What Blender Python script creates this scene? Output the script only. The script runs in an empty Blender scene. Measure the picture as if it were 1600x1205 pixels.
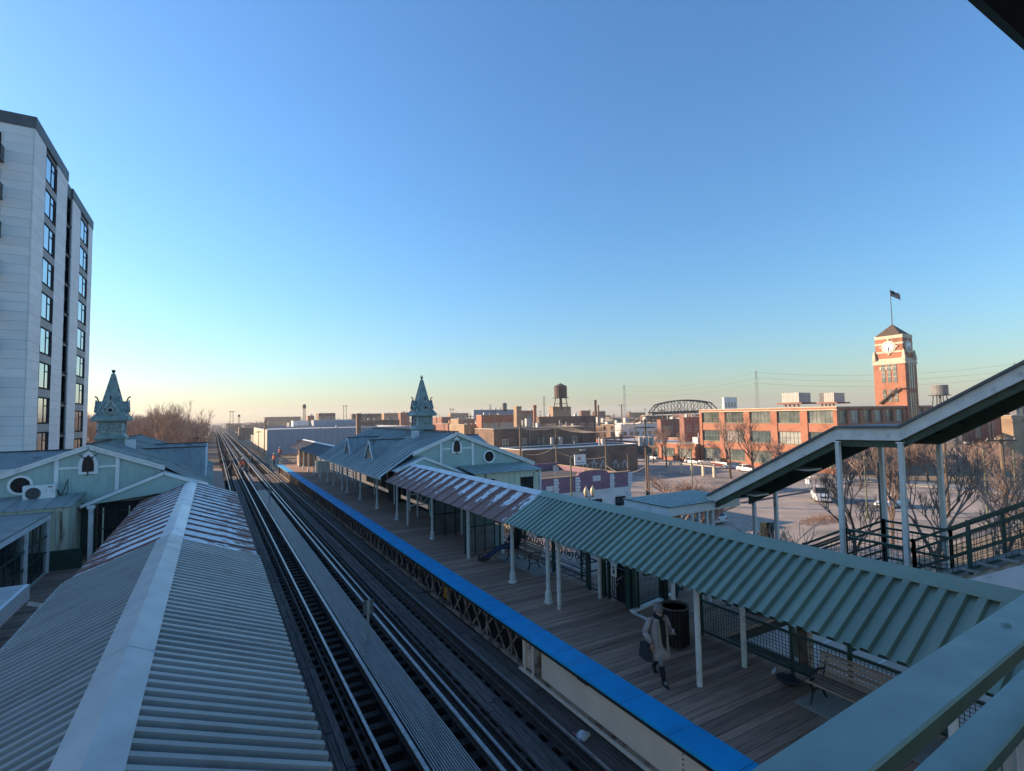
import bpy, bmesh, math, random
from mathutils import Vector, Matrix, Euler
C=bpy.context.scene.collection
S=bpy.context.scene
R=math.radians
# ---------------------------------------------------------------- camera, world, sun, exposure
H=5.6; FPX=812.16; YAW,PIT,ROL=0.522047,0.057342,-0.017509
fw=Vector((math.sin(YAW)*math.cos(PIT),math.cos(YAW)*math.cos(PIT),math.sin(PIT)))
rt=Vector((math.cos(YAW),-math.sin(YAW),0)); up=rt.cross(fw)
cr,sr=math.cos(ROL),math.sin(ROL)
RT=cr*rt+sr*up; UP=-sr*rt+cr*up
cam=bpy.data.cameras.new('camera'); camo=bpy.data.objects.new('camera',cam); C.objects.link(camo)
cam.sensor_width=36; cam.lens=FPX/1600*36; cam.clip_start=.05; cam.clip_end=9000
camo.matrix_world=Matrix(((RT.x,UP.x,-fw.x,0),(RT.y,UP.y,-fw.y,0),(RT.z,UP.z,-fw.z,H),(0,0,0,1)))
S.camera=camo
SUN_EL=R(17); SUN_AZ=R(-44)          # azimuth from +Y towards +X
W=bpy.data.worlds.new('World'); S.world=W; W.use_nodes=True
nt=W.node_tree; sky=nt.nodes.new('ShaderNodeTexSky'); sky.sky_type='NISHITA'; sky.sun_disc=False
sky.sun_elevation=SUN_EL; sky.sun_rotation=SUN_AZ; sky.dust_density=0.6; sky.air_density=1.6; sky.ozone_density=8; sky.altitude=200
bg=nt.nodes['Background']; bg.inputs['Strength'].default_value=0.13
nt.links.new(sky.outputs[0],bg.inputs[0])
sl=bpy.data.lights.new('sun','SUN'); sl.energy=5; sl.angle=R(.5); sl.color=(1,.74,.5)
so=bpy.data.objects.new('sun',sl); C.objects.link(so)
sd=Vector((math.sin(SUN_AZ)*math.cos(SUN_EL),math.cos(SUN_AZ)*math.cos(SUN_EL),math.sin(SUN_EL)))
so.rotation_euler=sd.to_track_quat('Z','Y').to_euler()
vs=S.view_settings; vs.view_transform='Standard'; vs.look='None'; vs.gamma=1; vs.use_curve_mapping=False; vs.exposure=0.96
try: S.display_settings.display_device='sRGB'
except Exception: pass
# ---------------------------------------------------------------- helpers
def ray(px,py): return RT*((px-800)/FPX)+UP*(-(py-602.5)/FPX)+fw
CAM=Vector((0,0,H))
def gz(px,py,z): d=ray(px,py); return CAM+d*((z-H)/d.z)      # where a line of sight meets a level, a cross plane, a long plane, a depth
def gy(px,py,y): d=ray(px,py); return CAM+d*(y/d.y)
def gx(px,py,x): d=ray(px,py); return CAM+d*(x/d.x)
def gd(px,py,dep): return CAM+ray(px,py)*dep
ZG=-7.0
ORG={}
V=Vector
class MB:
    def __init__(s): s.v=[]; s.f=[]
    def poly(s,pts):
        n=len(s.v); s.v+= [tuple(p) for p in pts]; s.f.append(tuple(range(n,n+len(pts)))); return s
    def box(s,x0,x1,y0,y1,z0,z1):
        n=len(s.v); s.v+=[(x0,y0,z0),(x1,y0,z0),(x1,y1,z0),(x0,y1,z0),(x0,y0,z1),(x1,y0,z1),(x1,y1,z1),(x0,y1,z1)]
        s.f+=[tuple(n+i for i in q) for q in ((0,3,2,1),(4,5,6,7),(0,1,5,4),(1,2,6,5),(2,3,7,6),(3,0,4,7))]; return s
    def bar(s,p,q,w,h=None,upv=(0,0,1)):
        p,q=V(p),V(q); h=h or w; d=(q-p).normalized(); u=V(upv)
        if abs(d.dot(u))>.98: u=V((0,1,0))
        x=d.cross(u).normalized()*(w/2); y=x.cross(d).normalized()*(h/2); n=len(s.v)
        for b in (p,q): s.v+=[tuple(b-x-y),tuple(b+x-y),tuple(b+x+y),tuple(b-x+y)]
        s.f+=[tuple(n+i for i in t) for t in ((0,1,2,3),(7,6,5,4),(0,4,5,1),(1,5,6,2),(2,6,7,3),(3,7,4,0))]; return s
    def tube(s,p,q,r,r2=None,n=8,cap=True):
        p,q=V(p),V(q); r2=r if r2 is None else r2; d=(q-p); 
        if d.length<1e-6: return s
        d.normalize(); u=V((0,0,1)) if abs(d.z)<.95 else V((1,0,0)); x=d.cross(u).normalized(); y=x.cross(d); k=len(s.v)
        for b,rr in ((p,r),(q,r2)):
            for i in range(n):
                a=2*math.pi*i/n; s.v.append(tuple(b+(x*math.cos(a)+y*math.sin(a))*rr))
        for i in range(n): j=(i+1)%n; s.f.append((k+i,k+n+i,k+n+j,k+j))
        if cap: s.f.append(tuple(k+i for i in range(n))); s.f.append(tuple(k+n+i for i in reversed(range(n))))
        return s
    def path(s,pts,r,n=6):
        for a,b in zip(pts,pts[1:]): s.tube(a,b,r,n=n)
        return s
    def lathe(s,c,prof,n=16,sq=False,rot=0):
        k=len(s.v); c=V(c)
        for r,z in prof:
            for i in range(n):
                a=2*math.pi*i/n+rot; s.v.append((c.x+r*math.cos(a),c.y+r*math.sin(a),c.z+z))
        for j in range(len(prof)-1):
            for i in range(n):
                i2=(i+1)%n; s.f.append((k+j*n+i,k+j*n+i2,k+(j+1)*n+i2,k+(j+1)*n+i))
        s.f.append(tuple(k+i for i in reversed(range(n)))); s.f.append(tuple(k+(len(prof)-1)*n+i for i in range(n))); return s
    def prism(s,pts,vec):
        n=len(s.v); m=len(pts); vec=V(vec); s.v+=[tuple(V(p)) for p in pts]+[tuple(V(p)+vec) for p in pts]
        s.f.append(tuple(range(n+m-1,n-1,-1))); s.f.append(tuple(range(n+m,n+2*m)))
        for i in range(m): j=(i+1)%m; s.f.append((n+i,n+j,n+m+j,n+m+i))
        return s
    def loft(s,rings,cap=True):
        k=len(s.v); n=len(rings[0])
        for r in rings: s.v+=[tuple(p) for p in r]
        for j in range(len(rings)-1):
            for i in range(n): i2=(i+1)%n; s.f.append((k+j*n+i,k+j*n+i2,k+(j+1)*n+i2,k+(j+1)*n+i))
        if cap: s.f.append(tuple(k+i for i in reversed(range(n)))); s.f.append(tuple(k+(len(rings)-1)*n+i for i in range(n)))
        return s
    def mesh(s,name,mat,off=V((0,0,0)),smooth=False):
        me=bpy.data.meshes.new(name); me.from_pydata([(a-off.x,b-off.y,c-off.z) for a,b,c in s.v],[],s.f)
        bm=bmesh.new(); bm.from_mesh(me); bmesh.ops.recalc_face_normals(bm,faces=bm.faces); bm.to_mesh(me); bm.free()
        me.materials.append(mat)
        if smooth: me.polygons.foreach_set('use_smooth',[True]*len(me.polygons))
        return me
    def obj(s,name,mat,parent=None,smooth=False,label=None,cat=None,group=None,kind=None,org=None):
        off=ORG.get(parent.name,V((0,0,0))) if parent else (V(org) if org is not None else V((0,0,0)))
        o=bpy.data.objects.new(name,s.mesh(name,mat,off,smooth)); C.objects.link(o)
        if parent: o.parent=parent
        else: o.location=off
        ORG[o.name]=off; tag(o,label,cat,group,kind); return o
def tag(o,label=None,cat=None,group=None,kind=None):
    for k,v in (('label',label),('category',cat),('group',group),('kind',kind)):
        if v: o[k]=v
    return o
def thing(name,label,cat,loc=(0,0,0),group=None):
    o=bpy.data.objects.new(name,None); C.objects.link(o); o.location=loc; ORG[o.name]=V(loc); o.empty_display_size=.2
    return tag(o,label,cat,group)
def struct(name,parts_loc=(0,0,0)):
    o=bpy.data.objects.new(name,None); C.objects.link(o); o.location=parts_loc; ORG[o.name]=V(parts_loc); o['kind']='structure'; return o
def inst(name,me,parent,world=None,mat3=None,kind=None):      # one more object on shared mesh data; world = its place, mat3 = its axes
    o=bpy.data.objects.new(name,me); C.objects.link(o); o.parent=parent
    off=ORG.get(parent.name,V((0,0,0))) if parent else V((0,0,0))
    M4=(mat3.to_4x4() if mat3 else Matrix.Identity(4)); M4.translation=V(world or off)-off
    o.matrix_basis=M4; ORG[o.name]=off
    if kind: o['kind']=kind
    return o
def kids(o): return KIDS.get(o.name,[])
def dup(root,loc,rotz=0,label=None,group=None,scale=1):
    def cp(o,par):
        c=o.copy(); C.objects.link(c); c.parent=par
        for ch in [x for x in o.children]: cp(ch,c)
        return c
    r=cp(root,None); r.location=loc; r.rotation_euler=(0,0,rotz); r.scale=(scale,)*3
    if label: r['label']=label
    if group: r['group']=group
    return r
rnd=random.Random(7)
# ---------------------------------------------------------------- materials
MATS={}
def mat(name,c1,c2=None,scale=3.0,rough=.7,metal=0,bump=0.0,bscale=None,stretch=(1,1,1),vary=0.0,spec=.5,lo=.35,hi=.65,dirt=None,dscale=.6,dlo=.5,dhi=.75,dstretch=(1,1,1),emit=0):
    if name in MATS: return MATS[name]
    m=bpy.data.materials.new(name); m.use_nodes=True; t=m.node_tree; N=t.nodes; L=t.links; b=N['Principled BSDF']
    b.inputs['Roughness'].default_value=rough; b.inputs['Metallic'].default_value=metal
    b.inputs['Specular IOR Level'].default_value=spec
    c2=c2 or tuple(x*.72 for x in c1)
    tc=N.new('ShaderNodeTexCoord'); oi=N.new('ShaderNodeObjectInfo')
    ad=N.new('ShaderNodeVectorMath'); ad.operation='MULTIPLY_ADD'
    cmb=N.new('ShaderNodeCombineXYZ')
    for i in range(3): L.new(oi.outputs['Random'],cmb.inputs[i])
    ad.inputs[1].default_value=(37,53,71); L.new(cmb.outputs[0],ad.inputs[0]); L.new(tc.outputs['Object'],ad.inputs[2])
    def noise(sc,st,det=5):
        mp=N.new('ShaderNodeMapping'); mp.inputs['Scale'].default_value=st; L.new(ad.outputs[0],mp.inputs[0])
        n=N.new('ShaderNodeTexNoise'); n.inputs['Scale'].default_value=sc; n.inputs['Detail'].default_value=det; L.new(mp.outputs[0],n.inputs[0]); return n
    def ramp(f,a,bb):
        r=N.new('ShaderNodeMapRange'); r.inputs[1].default_value=a; r.inputs[2].default_value=bb; L.new(f,r.inputs[0]); return r.outputs[0]
    def mix(f,a,bb):
        x=N.new('ShaderNodeMix'); x.data_type='RGBA'
        if isinstance(f,float): x.inputs[0].default_value=f
        else: L.new(f,x.inputs[0])
        for i,c in ((6,a),(7,bb)):
            if isinstance(c,tuple): x.inputs[i].default_value=(*c,1)
            else: L.new(c,x.inputs[i])
        return x.outputs[2]
    n1=noise(scale,stretch); col=mix(ramp(n1.outputs[0],lo,hi),c1,c2)
    if dirt:
        n2=noise(dscale,dstretch,8); col=mix(ramp(n2.outputs[0],dlo,dhi),col,dirt)
    if vary:
        hs=N.new('ShaderNodeHueSaturation'); mr=N.new('ShaderNodeMapRange'); mr.inputs[3].default_value=1-vary; mr.inputs[4].default_value=1+vary
        L.new(oi.outputs['Random'],mr.inputs[0]); L.new(mr.outputs[0],hs.inputs['Value']); L.new(col,hs.inputs['Color']); col=hs.outputs[0]
    L.new(col,b.inputs['Base Color'])
    rr=N.new('ShaderNodeMapRange'); rr.inputs[3].default_value=max(0,rough-.1); rr.inputs[4].default_value=min(1,rough+.12); L.new(n1.outputs[0],rr.inputs[0]); L.new(rr.outputs[0],b.inputs['Roughness'])
    if bump:
        n3=noise(bscale or scale*4,stretch,6); bp=N.new('ShaderNodeBump'); bp.inputs['Strength'].default_value=bump; bp.inputs['Distance'].default_value=.02
        L.new(n3.outputs[0],bp.inputs['Height']); L.new(bp.outputs[0],b.inputs['Normal'])
    MATS[name]=m; return m
def glass(name,c=(.02,.03,.035),rough=.06):
    return mat(name,c,tuple(x*.6 for x in c),scale=.7,rough=rough,spec=.9)
def peeling(name,paint,rust,bias,pan=(.0,.62),pitch=.85,edge=2.0):
    # rusted metal with flaking white paint left on the flat pans; panel space: x across the ribs, y down the slope
    m=bpy.data.materials.new(name); m.use_nodes=True; t=m.node_tree; N=t.nodes; L=t.links; b=N['Principled BSDF']; b.inputs['Roughness'].default_value=.55
    tc=N.new('ShaderNodeTexCoord'); oi=N.new('ShaderNodeObjectInfo'); sp=N.new('ShaderNodeSeparateXYZ'); L.new(tc.outputs['Object'],sp.inputs[0])
    cmb=N.new('ShaderNodeCombineXYZ'); L.new(oi.outputs['Random'],cmb.inputs[0]); L.new(oi.outputs['Random'],cmb.inputs[1])
    ad=N.new('ShaderNodeVectorMath'); ad.operation='MULTIPLY_ADD'; ad.inputs[1].default_value=(91,57,0); L.new(cmb.outputs[0],ad.inputs[0]); L.new(tc.outputs['Object'],ad.inputs[2])
    def noise(sc,st,d=9):
        mp=N.new('ShaderNodeMapping'); mp.inputs['Scale'].default_value=st; L.new(ad.outputs[0],mp.inputs[0]); n=N.new('ShaderNodeTexNoise'); n.inputs['Scale'].default_value=sc; n.inputs['Detail'].default_value=d; n.inputs['Roughness'].default_value=.65; L.new(mp.outputs[0],n.inputs[0]); return n.outputs[0]
    def ma(op,a,c,clamp=False):
        x=N.new('ShaderNodeMath'); x.operation=op; x.use_clamp=clamp
        for i,q in enumerate((a,c)):
            if isinstance(q,(int,float)): x.inputs[i].default_value=q
            else: L.new(q,x.inputs[i])
        return x.outputs[0]
    fr=ma('FRACT',ma('DIVIDE',sp.outputs[0],pitch),0)
    jag=ma('MULTIPLY',ma('SUBTRACT',noise(5,(1,.6,1)),.5),.6)
    fr2=ma('ADD',fr,jag)
    inp=ma('MULTIPLY',ma('GREATER_THAN',fr2,pan[0]),ma('LESS_THAN',fr2,pan[1]))
    k=ma('ADD',ma('MULTIPLY',sp.outputs[1],bias[1]),bias[0])          # threshold grows down the slope where rain runs
    nn=ma('ADD',noise(2.2,(1.4,.8,1)),ma('MULTIPLY',noise(9,(1,.7,1)),.35))
    msk=ma('MULTIPLY',inp,ma('GREATER_THAN',nn,k))
    mx=N.new('ShaderNodeMix'); mx.data_type='RGBA'; mx.inputs[6].default_value=(*rust,1); mx.inputs[7].default_value=(*[c*1.7 for c in rust],1); L.new(noise(5,(1,1,1)),mx.inputs[0])
    mp_=N.new('ShaderNodeMix'); mp_.data_type='RGBA'; mp_.inputs[6].default_value=(*paint,1); mp_.inputs[7].default_value=(*[c*.8 for c in paint],1); L.new(noise(14,(1,1,1)),mp_.inputs[0])
    my=N.new('ShaderNodeMix'); my.data_type='RGBA'; L.new(msk,my.inputs[0]); L.new(mx.outputs[2],my.inputs[6]); L.new(mp_.outputs[2],my.inputs[7]); L.new(my.outputs[2],b.inputs['Base Color'])
    bp=N.new('ShaderNodeBump'); bp.inputs['Strength'].default_value=.4; bp.inputs['Distance'].default_value=.01; L.new(msk,bp.inputs['Height']); L.new(bp.outputs[0],b.inputs['Normal'])
    return m
M=mat
wood_deck=M('deck wood',(.40,.24,.17),(.25,.15,.11),scale=2.5,rough=.8,bump=.5,stretch=(.6,9,9),vary=.3,dirt=(.37,.26,.21),dscale=.9,dlo=.55,dhi=.8)
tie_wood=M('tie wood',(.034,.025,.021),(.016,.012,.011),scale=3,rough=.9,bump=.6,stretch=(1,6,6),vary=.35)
plank_wood=M('walk plank wood',(.14,.105,.09),(.06,.046,.04),scale=3,rough=.85,bump=.6,stretch=(8,.6,8),vary=.3)
rail_top=M('worn rail steel',(.42,.38,.36),(.28,.26,.25),rough=.33,metal=.55,scale=8)
rail_rust=M('rusty rail steel',(.07,.045,.035),(.035,.024,.02),rough=.75,scale=6,bump=.3)
steel_grate=M('galvanised grating steel',(.45,.40,.36),(.33,.29,.26),rough=.4,metal=.2,scale=4,stretch=(1,.3,1),dirt=(.3,.26,.23),dscale=.5,dlo=.6,dhi=.9)
black_deck=M('near-black deck',(.014,.012,.012),(.007,.006,.006),rough=.95,scale=2,bump=.5)
blue_tile=M('blue tactile tile',(.004,.36,.70),(.004,.31,.62),rough=.5,scale=1.2,bump=.1,dirt=(.03,.22,.42),dscale=1.5,dlo=.5,dhi=.85)
tan_steel=M('tan painted steel',(.82,.62,.46),(.74,.55,.41),rough=.6,scale=1.5,dirt=(.16,.085,.05),dscale=2.2,dlo=.66,dhi=.8,bump=.1)
tan_rust=M('rusty tan lattice steel',(.36,.26,.185),(.16,.09,.06),rough=.75,scale=3,dirt=(.06,.03,.02),dscale=3,dlo=.5,dhi=.7)
white_paint=M('white gloss paint',(.8,.8,.78),(.7,.7,.69),rough=.4,scale=3,dirt=(.3,.27,.24),dscale=3,dlo=.62,dhi=.85,bump=.05)
post_paint=M('pale post paint',(.66,.66,.62),(.56,.56,.53),rough=.45,scale=4,dirt=(.25,.22,.19),dscale=5,dlo=.6,dhi=.85)
teal_wall=M('teal painted boards',(.38,.50,.45),(.34,.455,.415),rough=.6,scale=2,dirt=(.29,.39,.36),dscale=1.3,dlo=.55,dhi=.8,bump=.15)
teal_stain=M('stained teal panel',(.62,.62,.46),(.5,.52,.4),rough=.7,scale=2.5,stretch=(3,3,.3),dirt=(.14,.07,.035),dscale=1.8,dlo=.56,dhi=.7,dstretch=(3,3,.35))
teal_metal=M('teal copper sheet',(.27,.34,.30),(.19,.25,.23),rough=.5,scale=3,dirt=(.17,.2,.19),dscale=3,dlo=.55,dhi=.75,bump=.1)
copper_trim=M('tarnished trim',(.52,.54,.53),(.3,.33,.33),rough=.55,scale=9,dirt=(.05,.06,.07),dscale=8,dlo=.5,dhi=.65)
slate_roof=M('blue grey roof sheet',(.31,.33,.315),(.22,.245,.24),rough=.42,scale=1.5,stretch=(1,.3,1),dirt=(.07,.075,.08),dscale=1.8,dlo=.6,dhi=.8,vary=.12,metal=.15)
grey_roof=M('grey ribbed sheet',(.285,.285,.27),(.24,.24,.23),rough=.4,scale=1.3,stretch=(1,.3,1),vary=.09,metal=.12,dirt=(.19,.175,.155),dscale=2.5,dlo=.52,dhi=.85)
green_roof=M('green ribbed sheet',(.245,.30,.225),(.205,.26,.195),rough=.33,scale=1.3,stretch=(1,.3,1),vary=.1,metal=.3,dirt=(.30,.32,.25),dscale=2.5,dlo=.55,dhi=.85)
flashing=M('white flashing',(.72,.72,.71),(.6,.6,.6),rough=.35,scale=2,dirt=(.3,.3,.3),dscale=4,dlo=.6,dhi=.85,bump=.12,bscale=3)
flash_grey=M('grey flashing',(.50,.485,.46),(.42,.41,.39),rough=.4,scale=2,bump=.12,bscale=3)
peel_l=peeling('peeling white roof paint',(.78,.78,.78),(.14,.055,.038),(.50,.11),pan=(.08,.78))
peel_r=peeling('mostly rusted roof paint',(.78,.78,.78),(.16,.06,.042),(.43,.25),pan=(.16,.60))
peel_f=peeling('weathered dark roof paint',(.34,.36,.40),(.06,.045,.045),(.42,.05),pan=(.3,.62))
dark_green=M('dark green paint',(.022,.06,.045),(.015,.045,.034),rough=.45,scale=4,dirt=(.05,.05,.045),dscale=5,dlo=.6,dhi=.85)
mid_green=M('grey green paint',(.22,.345,.33),(.19,.30,.29),rough=.4,scale=9,dirt=(.17,.26,.25),dscale=7,dlo=.58,dhi=.85,bump=.06,bscale=220)
rail_shade=M('shade-dark olive steel',(.045,.07,.04),(.03,.05,.03),rough=.6,scale=5)  # dark copy for faces in shade; the shade is in the colour
iron=M('black cast iron',(.012,.012,.014),(.008,.008,.009),rough=.45,scale=8)
bench_wood=M('weathered bench slat',(.36,.265,.2),(.24,.18,.14),rough=.7,scale=3,stretch=(8,.6,8),vary=.2,bump=.3)
sheet_steel=M('dull steel sheet',(.30,.31,.32),(.19,.2,.21),rough=.38,metal=.7,scale=2.2,dirt=(.13,.12,.12),dscale=1.5,dlo=.5,dhi=.8)
glass_dk=glass('dark glass',(.02,.028,.03)); glass_sky=mat('sky reflecting glass',(.62,.68,.7),(.5,.57,.6),scale=.5,rough=.05,metal=.9)
glass_far=mat('far window glass',(.07,.09,.09),(.2,.2,.17),scale=.35,rough=.12,spec=.8,vary=.4)
wind_glass=mat('cloudy windbreak glass',(.20,.28,.26),(.12,.17,.17),scale=2,rough=.2)
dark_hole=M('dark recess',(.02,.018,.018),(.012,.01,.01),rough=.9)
louvre=M('maroon louvre',(.06,.028,.022),(.04,.018,.015),rough=.6,scale=6)
asphalt=M('asphalt',(.41,.33,.265),(.3,.24,.195),scale=.35,rough=.9,bump=.3,bscale=20,dirt=(.14,.125,.115),dscale=.12,dlo=.52,dhi=.68)
concrete=M('concrete',(.34,.32,.29),(.27,.255,.235),scale=1.2,rough=.85,bump=.2,dirt=(.2,.185,.17),dscale=.8,dlo=.55,dhi=.8)
dry_grass=M('dry grass',(.30,.22,.14),(.2,.15,.09),scale=1.5,rough=1,bump=.8,dirt=(.16,.12,.08),dscale=.3,dlo=.45,dhi=.7)
road_white=M('road paint',(.6,.6,.58),(.42,.42,.4),scale=2,rough=.8)
brick=M('orange brick',(.43,.185,.11),(.36,.145,.085),scale=2.2,rough=.85,bump=.3,stretch=(1,1,4),dirt=(.22,.085,.05),dscale=.4,dlo=.5,dhi=.8)
brick_br=M('brown brick',(.25,.165,.115),(.18,.115,.083),scale=2.2,rough=.9,bump=.3,stretch=(1,1,4),dirt=(.09,.06,.048),dscale=.25,dlo=.45,dhi=.75)
brick_tan=M('tan brick',(.42,.29,.18),(.33,.22,.14),scale=2,rough=.9,stretch=(1,1,4),dirt=(.25,.17,.11),dscale=.2)
brick_pk=M('rose brick',(.34,.17,.12),(.26,.12,.085),scale=2,rough=.9,stretch=(1,1,4),dirt=(.2,.1,.07),dscale=.2)
stone=M('cream stone',(.62,.53,.39),(.5,.42,.31),scale=2,rough=.8)
roof_tar=M('tar roof',(.10,.09,.085),(.06,.055,.05),scale=.5,rough=.95)
roof_pale=M('pale roof membrane',(.5,.49,.48),(.38,.37,.36),scale=.3,rough=.8)
roof_brown=M('brown tile roof',(.13,.09,.06),(.08,.055,.04),scale=3,rough=.8)
panel_white=M('pale facade panel',(.80,.79,.77),(.74,.735,.72),scale=.5,rough=.55,vary=.05,stretch=(1,1,2))
panel_grey=M('grey facade panel',(.36,.35,.33),(.32,.31,.295),scale=.6,rough=.6,vary=.05)
panel_dark=M('dark grey coping',(.11,.115,.12),(.09,.095,.1),scale=1,rough=.5)
frame_dark=M('dark window frame',(.02,.02,.024),(.015,.015,.018),rough=.85,spec=.1)
warehouse_blue=M('blue grey cladding',(.27,.32,.38),(.22,.265,.32),scale=.6,stretch=(4,4,.2),rough=.6)
warehouse_cream=M('cream cladding',(.52,.45,.34),(.45,.38,.29),scale=.6,stretch=(4,4,.2),rough=.7)
purple=M('mauve paint',(.26,.135,.19),(.21,.11,.155),scale=1.2,rough=.7,dirt=(.14,.08,.10),dscale=.7,dlo=.55,dhi=.8)
shop_white=M('pale shop paint',(.70,.70,.69),(.6,.6,.6),scale=1,rough=.7,dirt=(.3,.3,.31),dscale=.9,dlo=.6,dhi=.85)
bark=M('bark',(.15,.105,.075),(.09,.065,.05),scale=4,rough=.95,vary=.25)
twig=M('twigs',(.36,.245,.185),(.24,.165,.125),scale=1,rough=.95,vary=.3)
pole_wood=M('pole wood',(.20,.145,.10),(.13,.095,.07),scale=2,stretch=(5,5,.4),rough=.9)
galv=M('galvanised',(.42,.42,.4),(.3,.3,.29),rough=.5,metal=.3)
lamp_green=M('lamp post green',(.16,.17,.10),(.11,.12,.07),rough=.6)
wire_m=M('cable',(.30,.26,.22),(.2,.17,.15),rough=.7)
tank_brown=M('tank steel brown',(.10,.07,.055),(.065,.045,.036),scale=1.5,rough=.8,stretch=(3,3,.4))
tank_grey=M('tank grey',(.22,.21,.20),(.15,.145,.14),scale=1,rough=.7)
steel_dark=M('bridge steel',(.05,.045,.045),(.03,.028,.028),rough=.7)
rubber=M('rubber',(.015,.015,.016),(.01,.01,.01),rough=.8)
chrome=M('chrome',(.5,.5,.5),(.4,.4,.4),rough=.2,metal=1)
lamp_glass=M('cream lamp globe',(.68,.55,.35),(.6,.48,.3),rough=.3)
hvac=M('hvac casing',(.5,.47,.42),(.38,.36,.32),scale=1,stretch=(5,5,.3),rough=.6)
orange_m=M('amber plastic',(.55,.22,.02),(.4,.15,.015),rough=.5,scale=6)
denim=M('denim',(.035,.06,.13),(.022,.04,.09),rough=.9,scale=9)
blackcloth=M('black cloth',(.012,.012,.014),(.008,.008,.01),rough=.9)
coat_m=M('beige quilted coat',(.40,.315,.285),(.31,.245,.22),rough=.85,scale=6,bump=.4,bscale=14)
skin=M('skin',(.42,.25,.18),(.36,.2,.14),rough=.55,scale=12)
bag_m=M('dark bag cloth',(.014,.015,.022),(.01,.011,.015),rough=.6)
grey_knit=M('grey knit',(.24,.21,.20),(.18,.16,.15),rough=.95,scale=20,bump=.5)
plastic_white=M('white plastic bag',(.65,.65,.66),(.5,.5,.52),rough=.4)
hivis=M('hi vis orange',(.75,.12,.05),(.6,.09,.04),rough=.7); hivis_stripe=M('hi vis stripe',(.7,.75,.4),(.6,.65,.3),rough=.4)
# ---------------------------------------------------------------- large structure: ground, platforms, tracks
MB().poly([(-900,-150,ZG),(2200,-150,ZG),(2200,2600,ZG),(-900,2600,ZG)]).obj('ground',dry_grass,kind='structure')
def sheet(name,m,x0,x1,y0,y1,dz):
    return MB().poly([(x0,y0,ZG+dz),(x1,y0,ZG+dz),(x1,y1,ZG+dz),(x0,y1,ZG+dz)]).obj(name,m,kind='structure')
road=sheet('street',asphalt,14.5,39,-40,48,.008); sheet('street',asphalt,39,98,22,49.5,.012); sheet('parking_lot',asphalt,47,99,53,130,.008)
sheet('street',asphalt,-40,14,-60,44,.006)
MB().box(99,104.6,20,140,ZG,ZG+.14).obj('pavement',concrete,kind='structure'); MB().box(40,98,49.5,52.6,ZG,ZG+.13).obj('pavement',concrete,kind='structure')
MB().box(39,60,8,21.5,ZG,ZG+.13).obj('grass_verge',dry_grass,kind='structure')
b=MB()
for k in range(9): b.box(19.5,24.3,10+k*2.7,10.11+k*2.7,ZG+.012,ZG+.016)
for k in range(8): b.box(27.5,32.2,14+k*2.7,14.11+k*2.7,ZG+.012,ZG+.016)
b.box(24.4,24.52,9,34,ZG+.012,ZG+.016); b.obj('stall_markings',road_white,kind='structure')
b=MB()
for k in range(16): b.box(44+k*3.2,45.6+k*3.2,35.9,36.03,ZG+.016,ZG+.02)
b.obj('lane_markings',road_white,kind='structure')
# right platform
DY0,DY1=.8,70.0; DX0,DX1=7.58,10.95
pl=struct('platform',(9.2,35,0))
MB().box(7.25,DX1+.6,DY0,DY1,-.30,-.075).obj('platform_frame',rail_rust,pl)
pw=.186; n=0; y=DY0; far=MB(); me_pl=[]
for k in range(4):
    m_=MB(); m_.box(DX0,DX1+.05*k,0,pw-.010,-.07,-.006+.003*(k%3)); me_pl.append(m_.mesh('plank',wood_deck,V((0,0,0))))
while y<DY1:
    if n<290: inst('plank',me_pl[rnd.randrange(4)],pl,V((0,y,rnd.uniform(-.002,.004))))
    else: far.box(DX0,DX1,y,y+pw-.01,-.07,0)
    y+=pw; n+=1
f=far.obj('plank',wood_deck,pl); f['kind']='stuff'
# blue tactile edge, one tile after another
tl=MB(); tl.box(6.93,7.57,0,1.188,-.05,.012)
for i in range(16): tl.box(6.945+i*.039,6.963+i*.039,.03,1.17,.012,.019)
tme=tl.mesh('tactile_tile',blue_tile)
y=DY0
while y<DY1-.5: inst('tactile_tile',tme,pl,V((0,y,rnd.uniform(-.001,.003)))); y+=1.2
MB().box(6.98,7.5,DY0,DY1,-.16,-.055).obj('edge_beam',tie_wood,pl)
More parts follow.
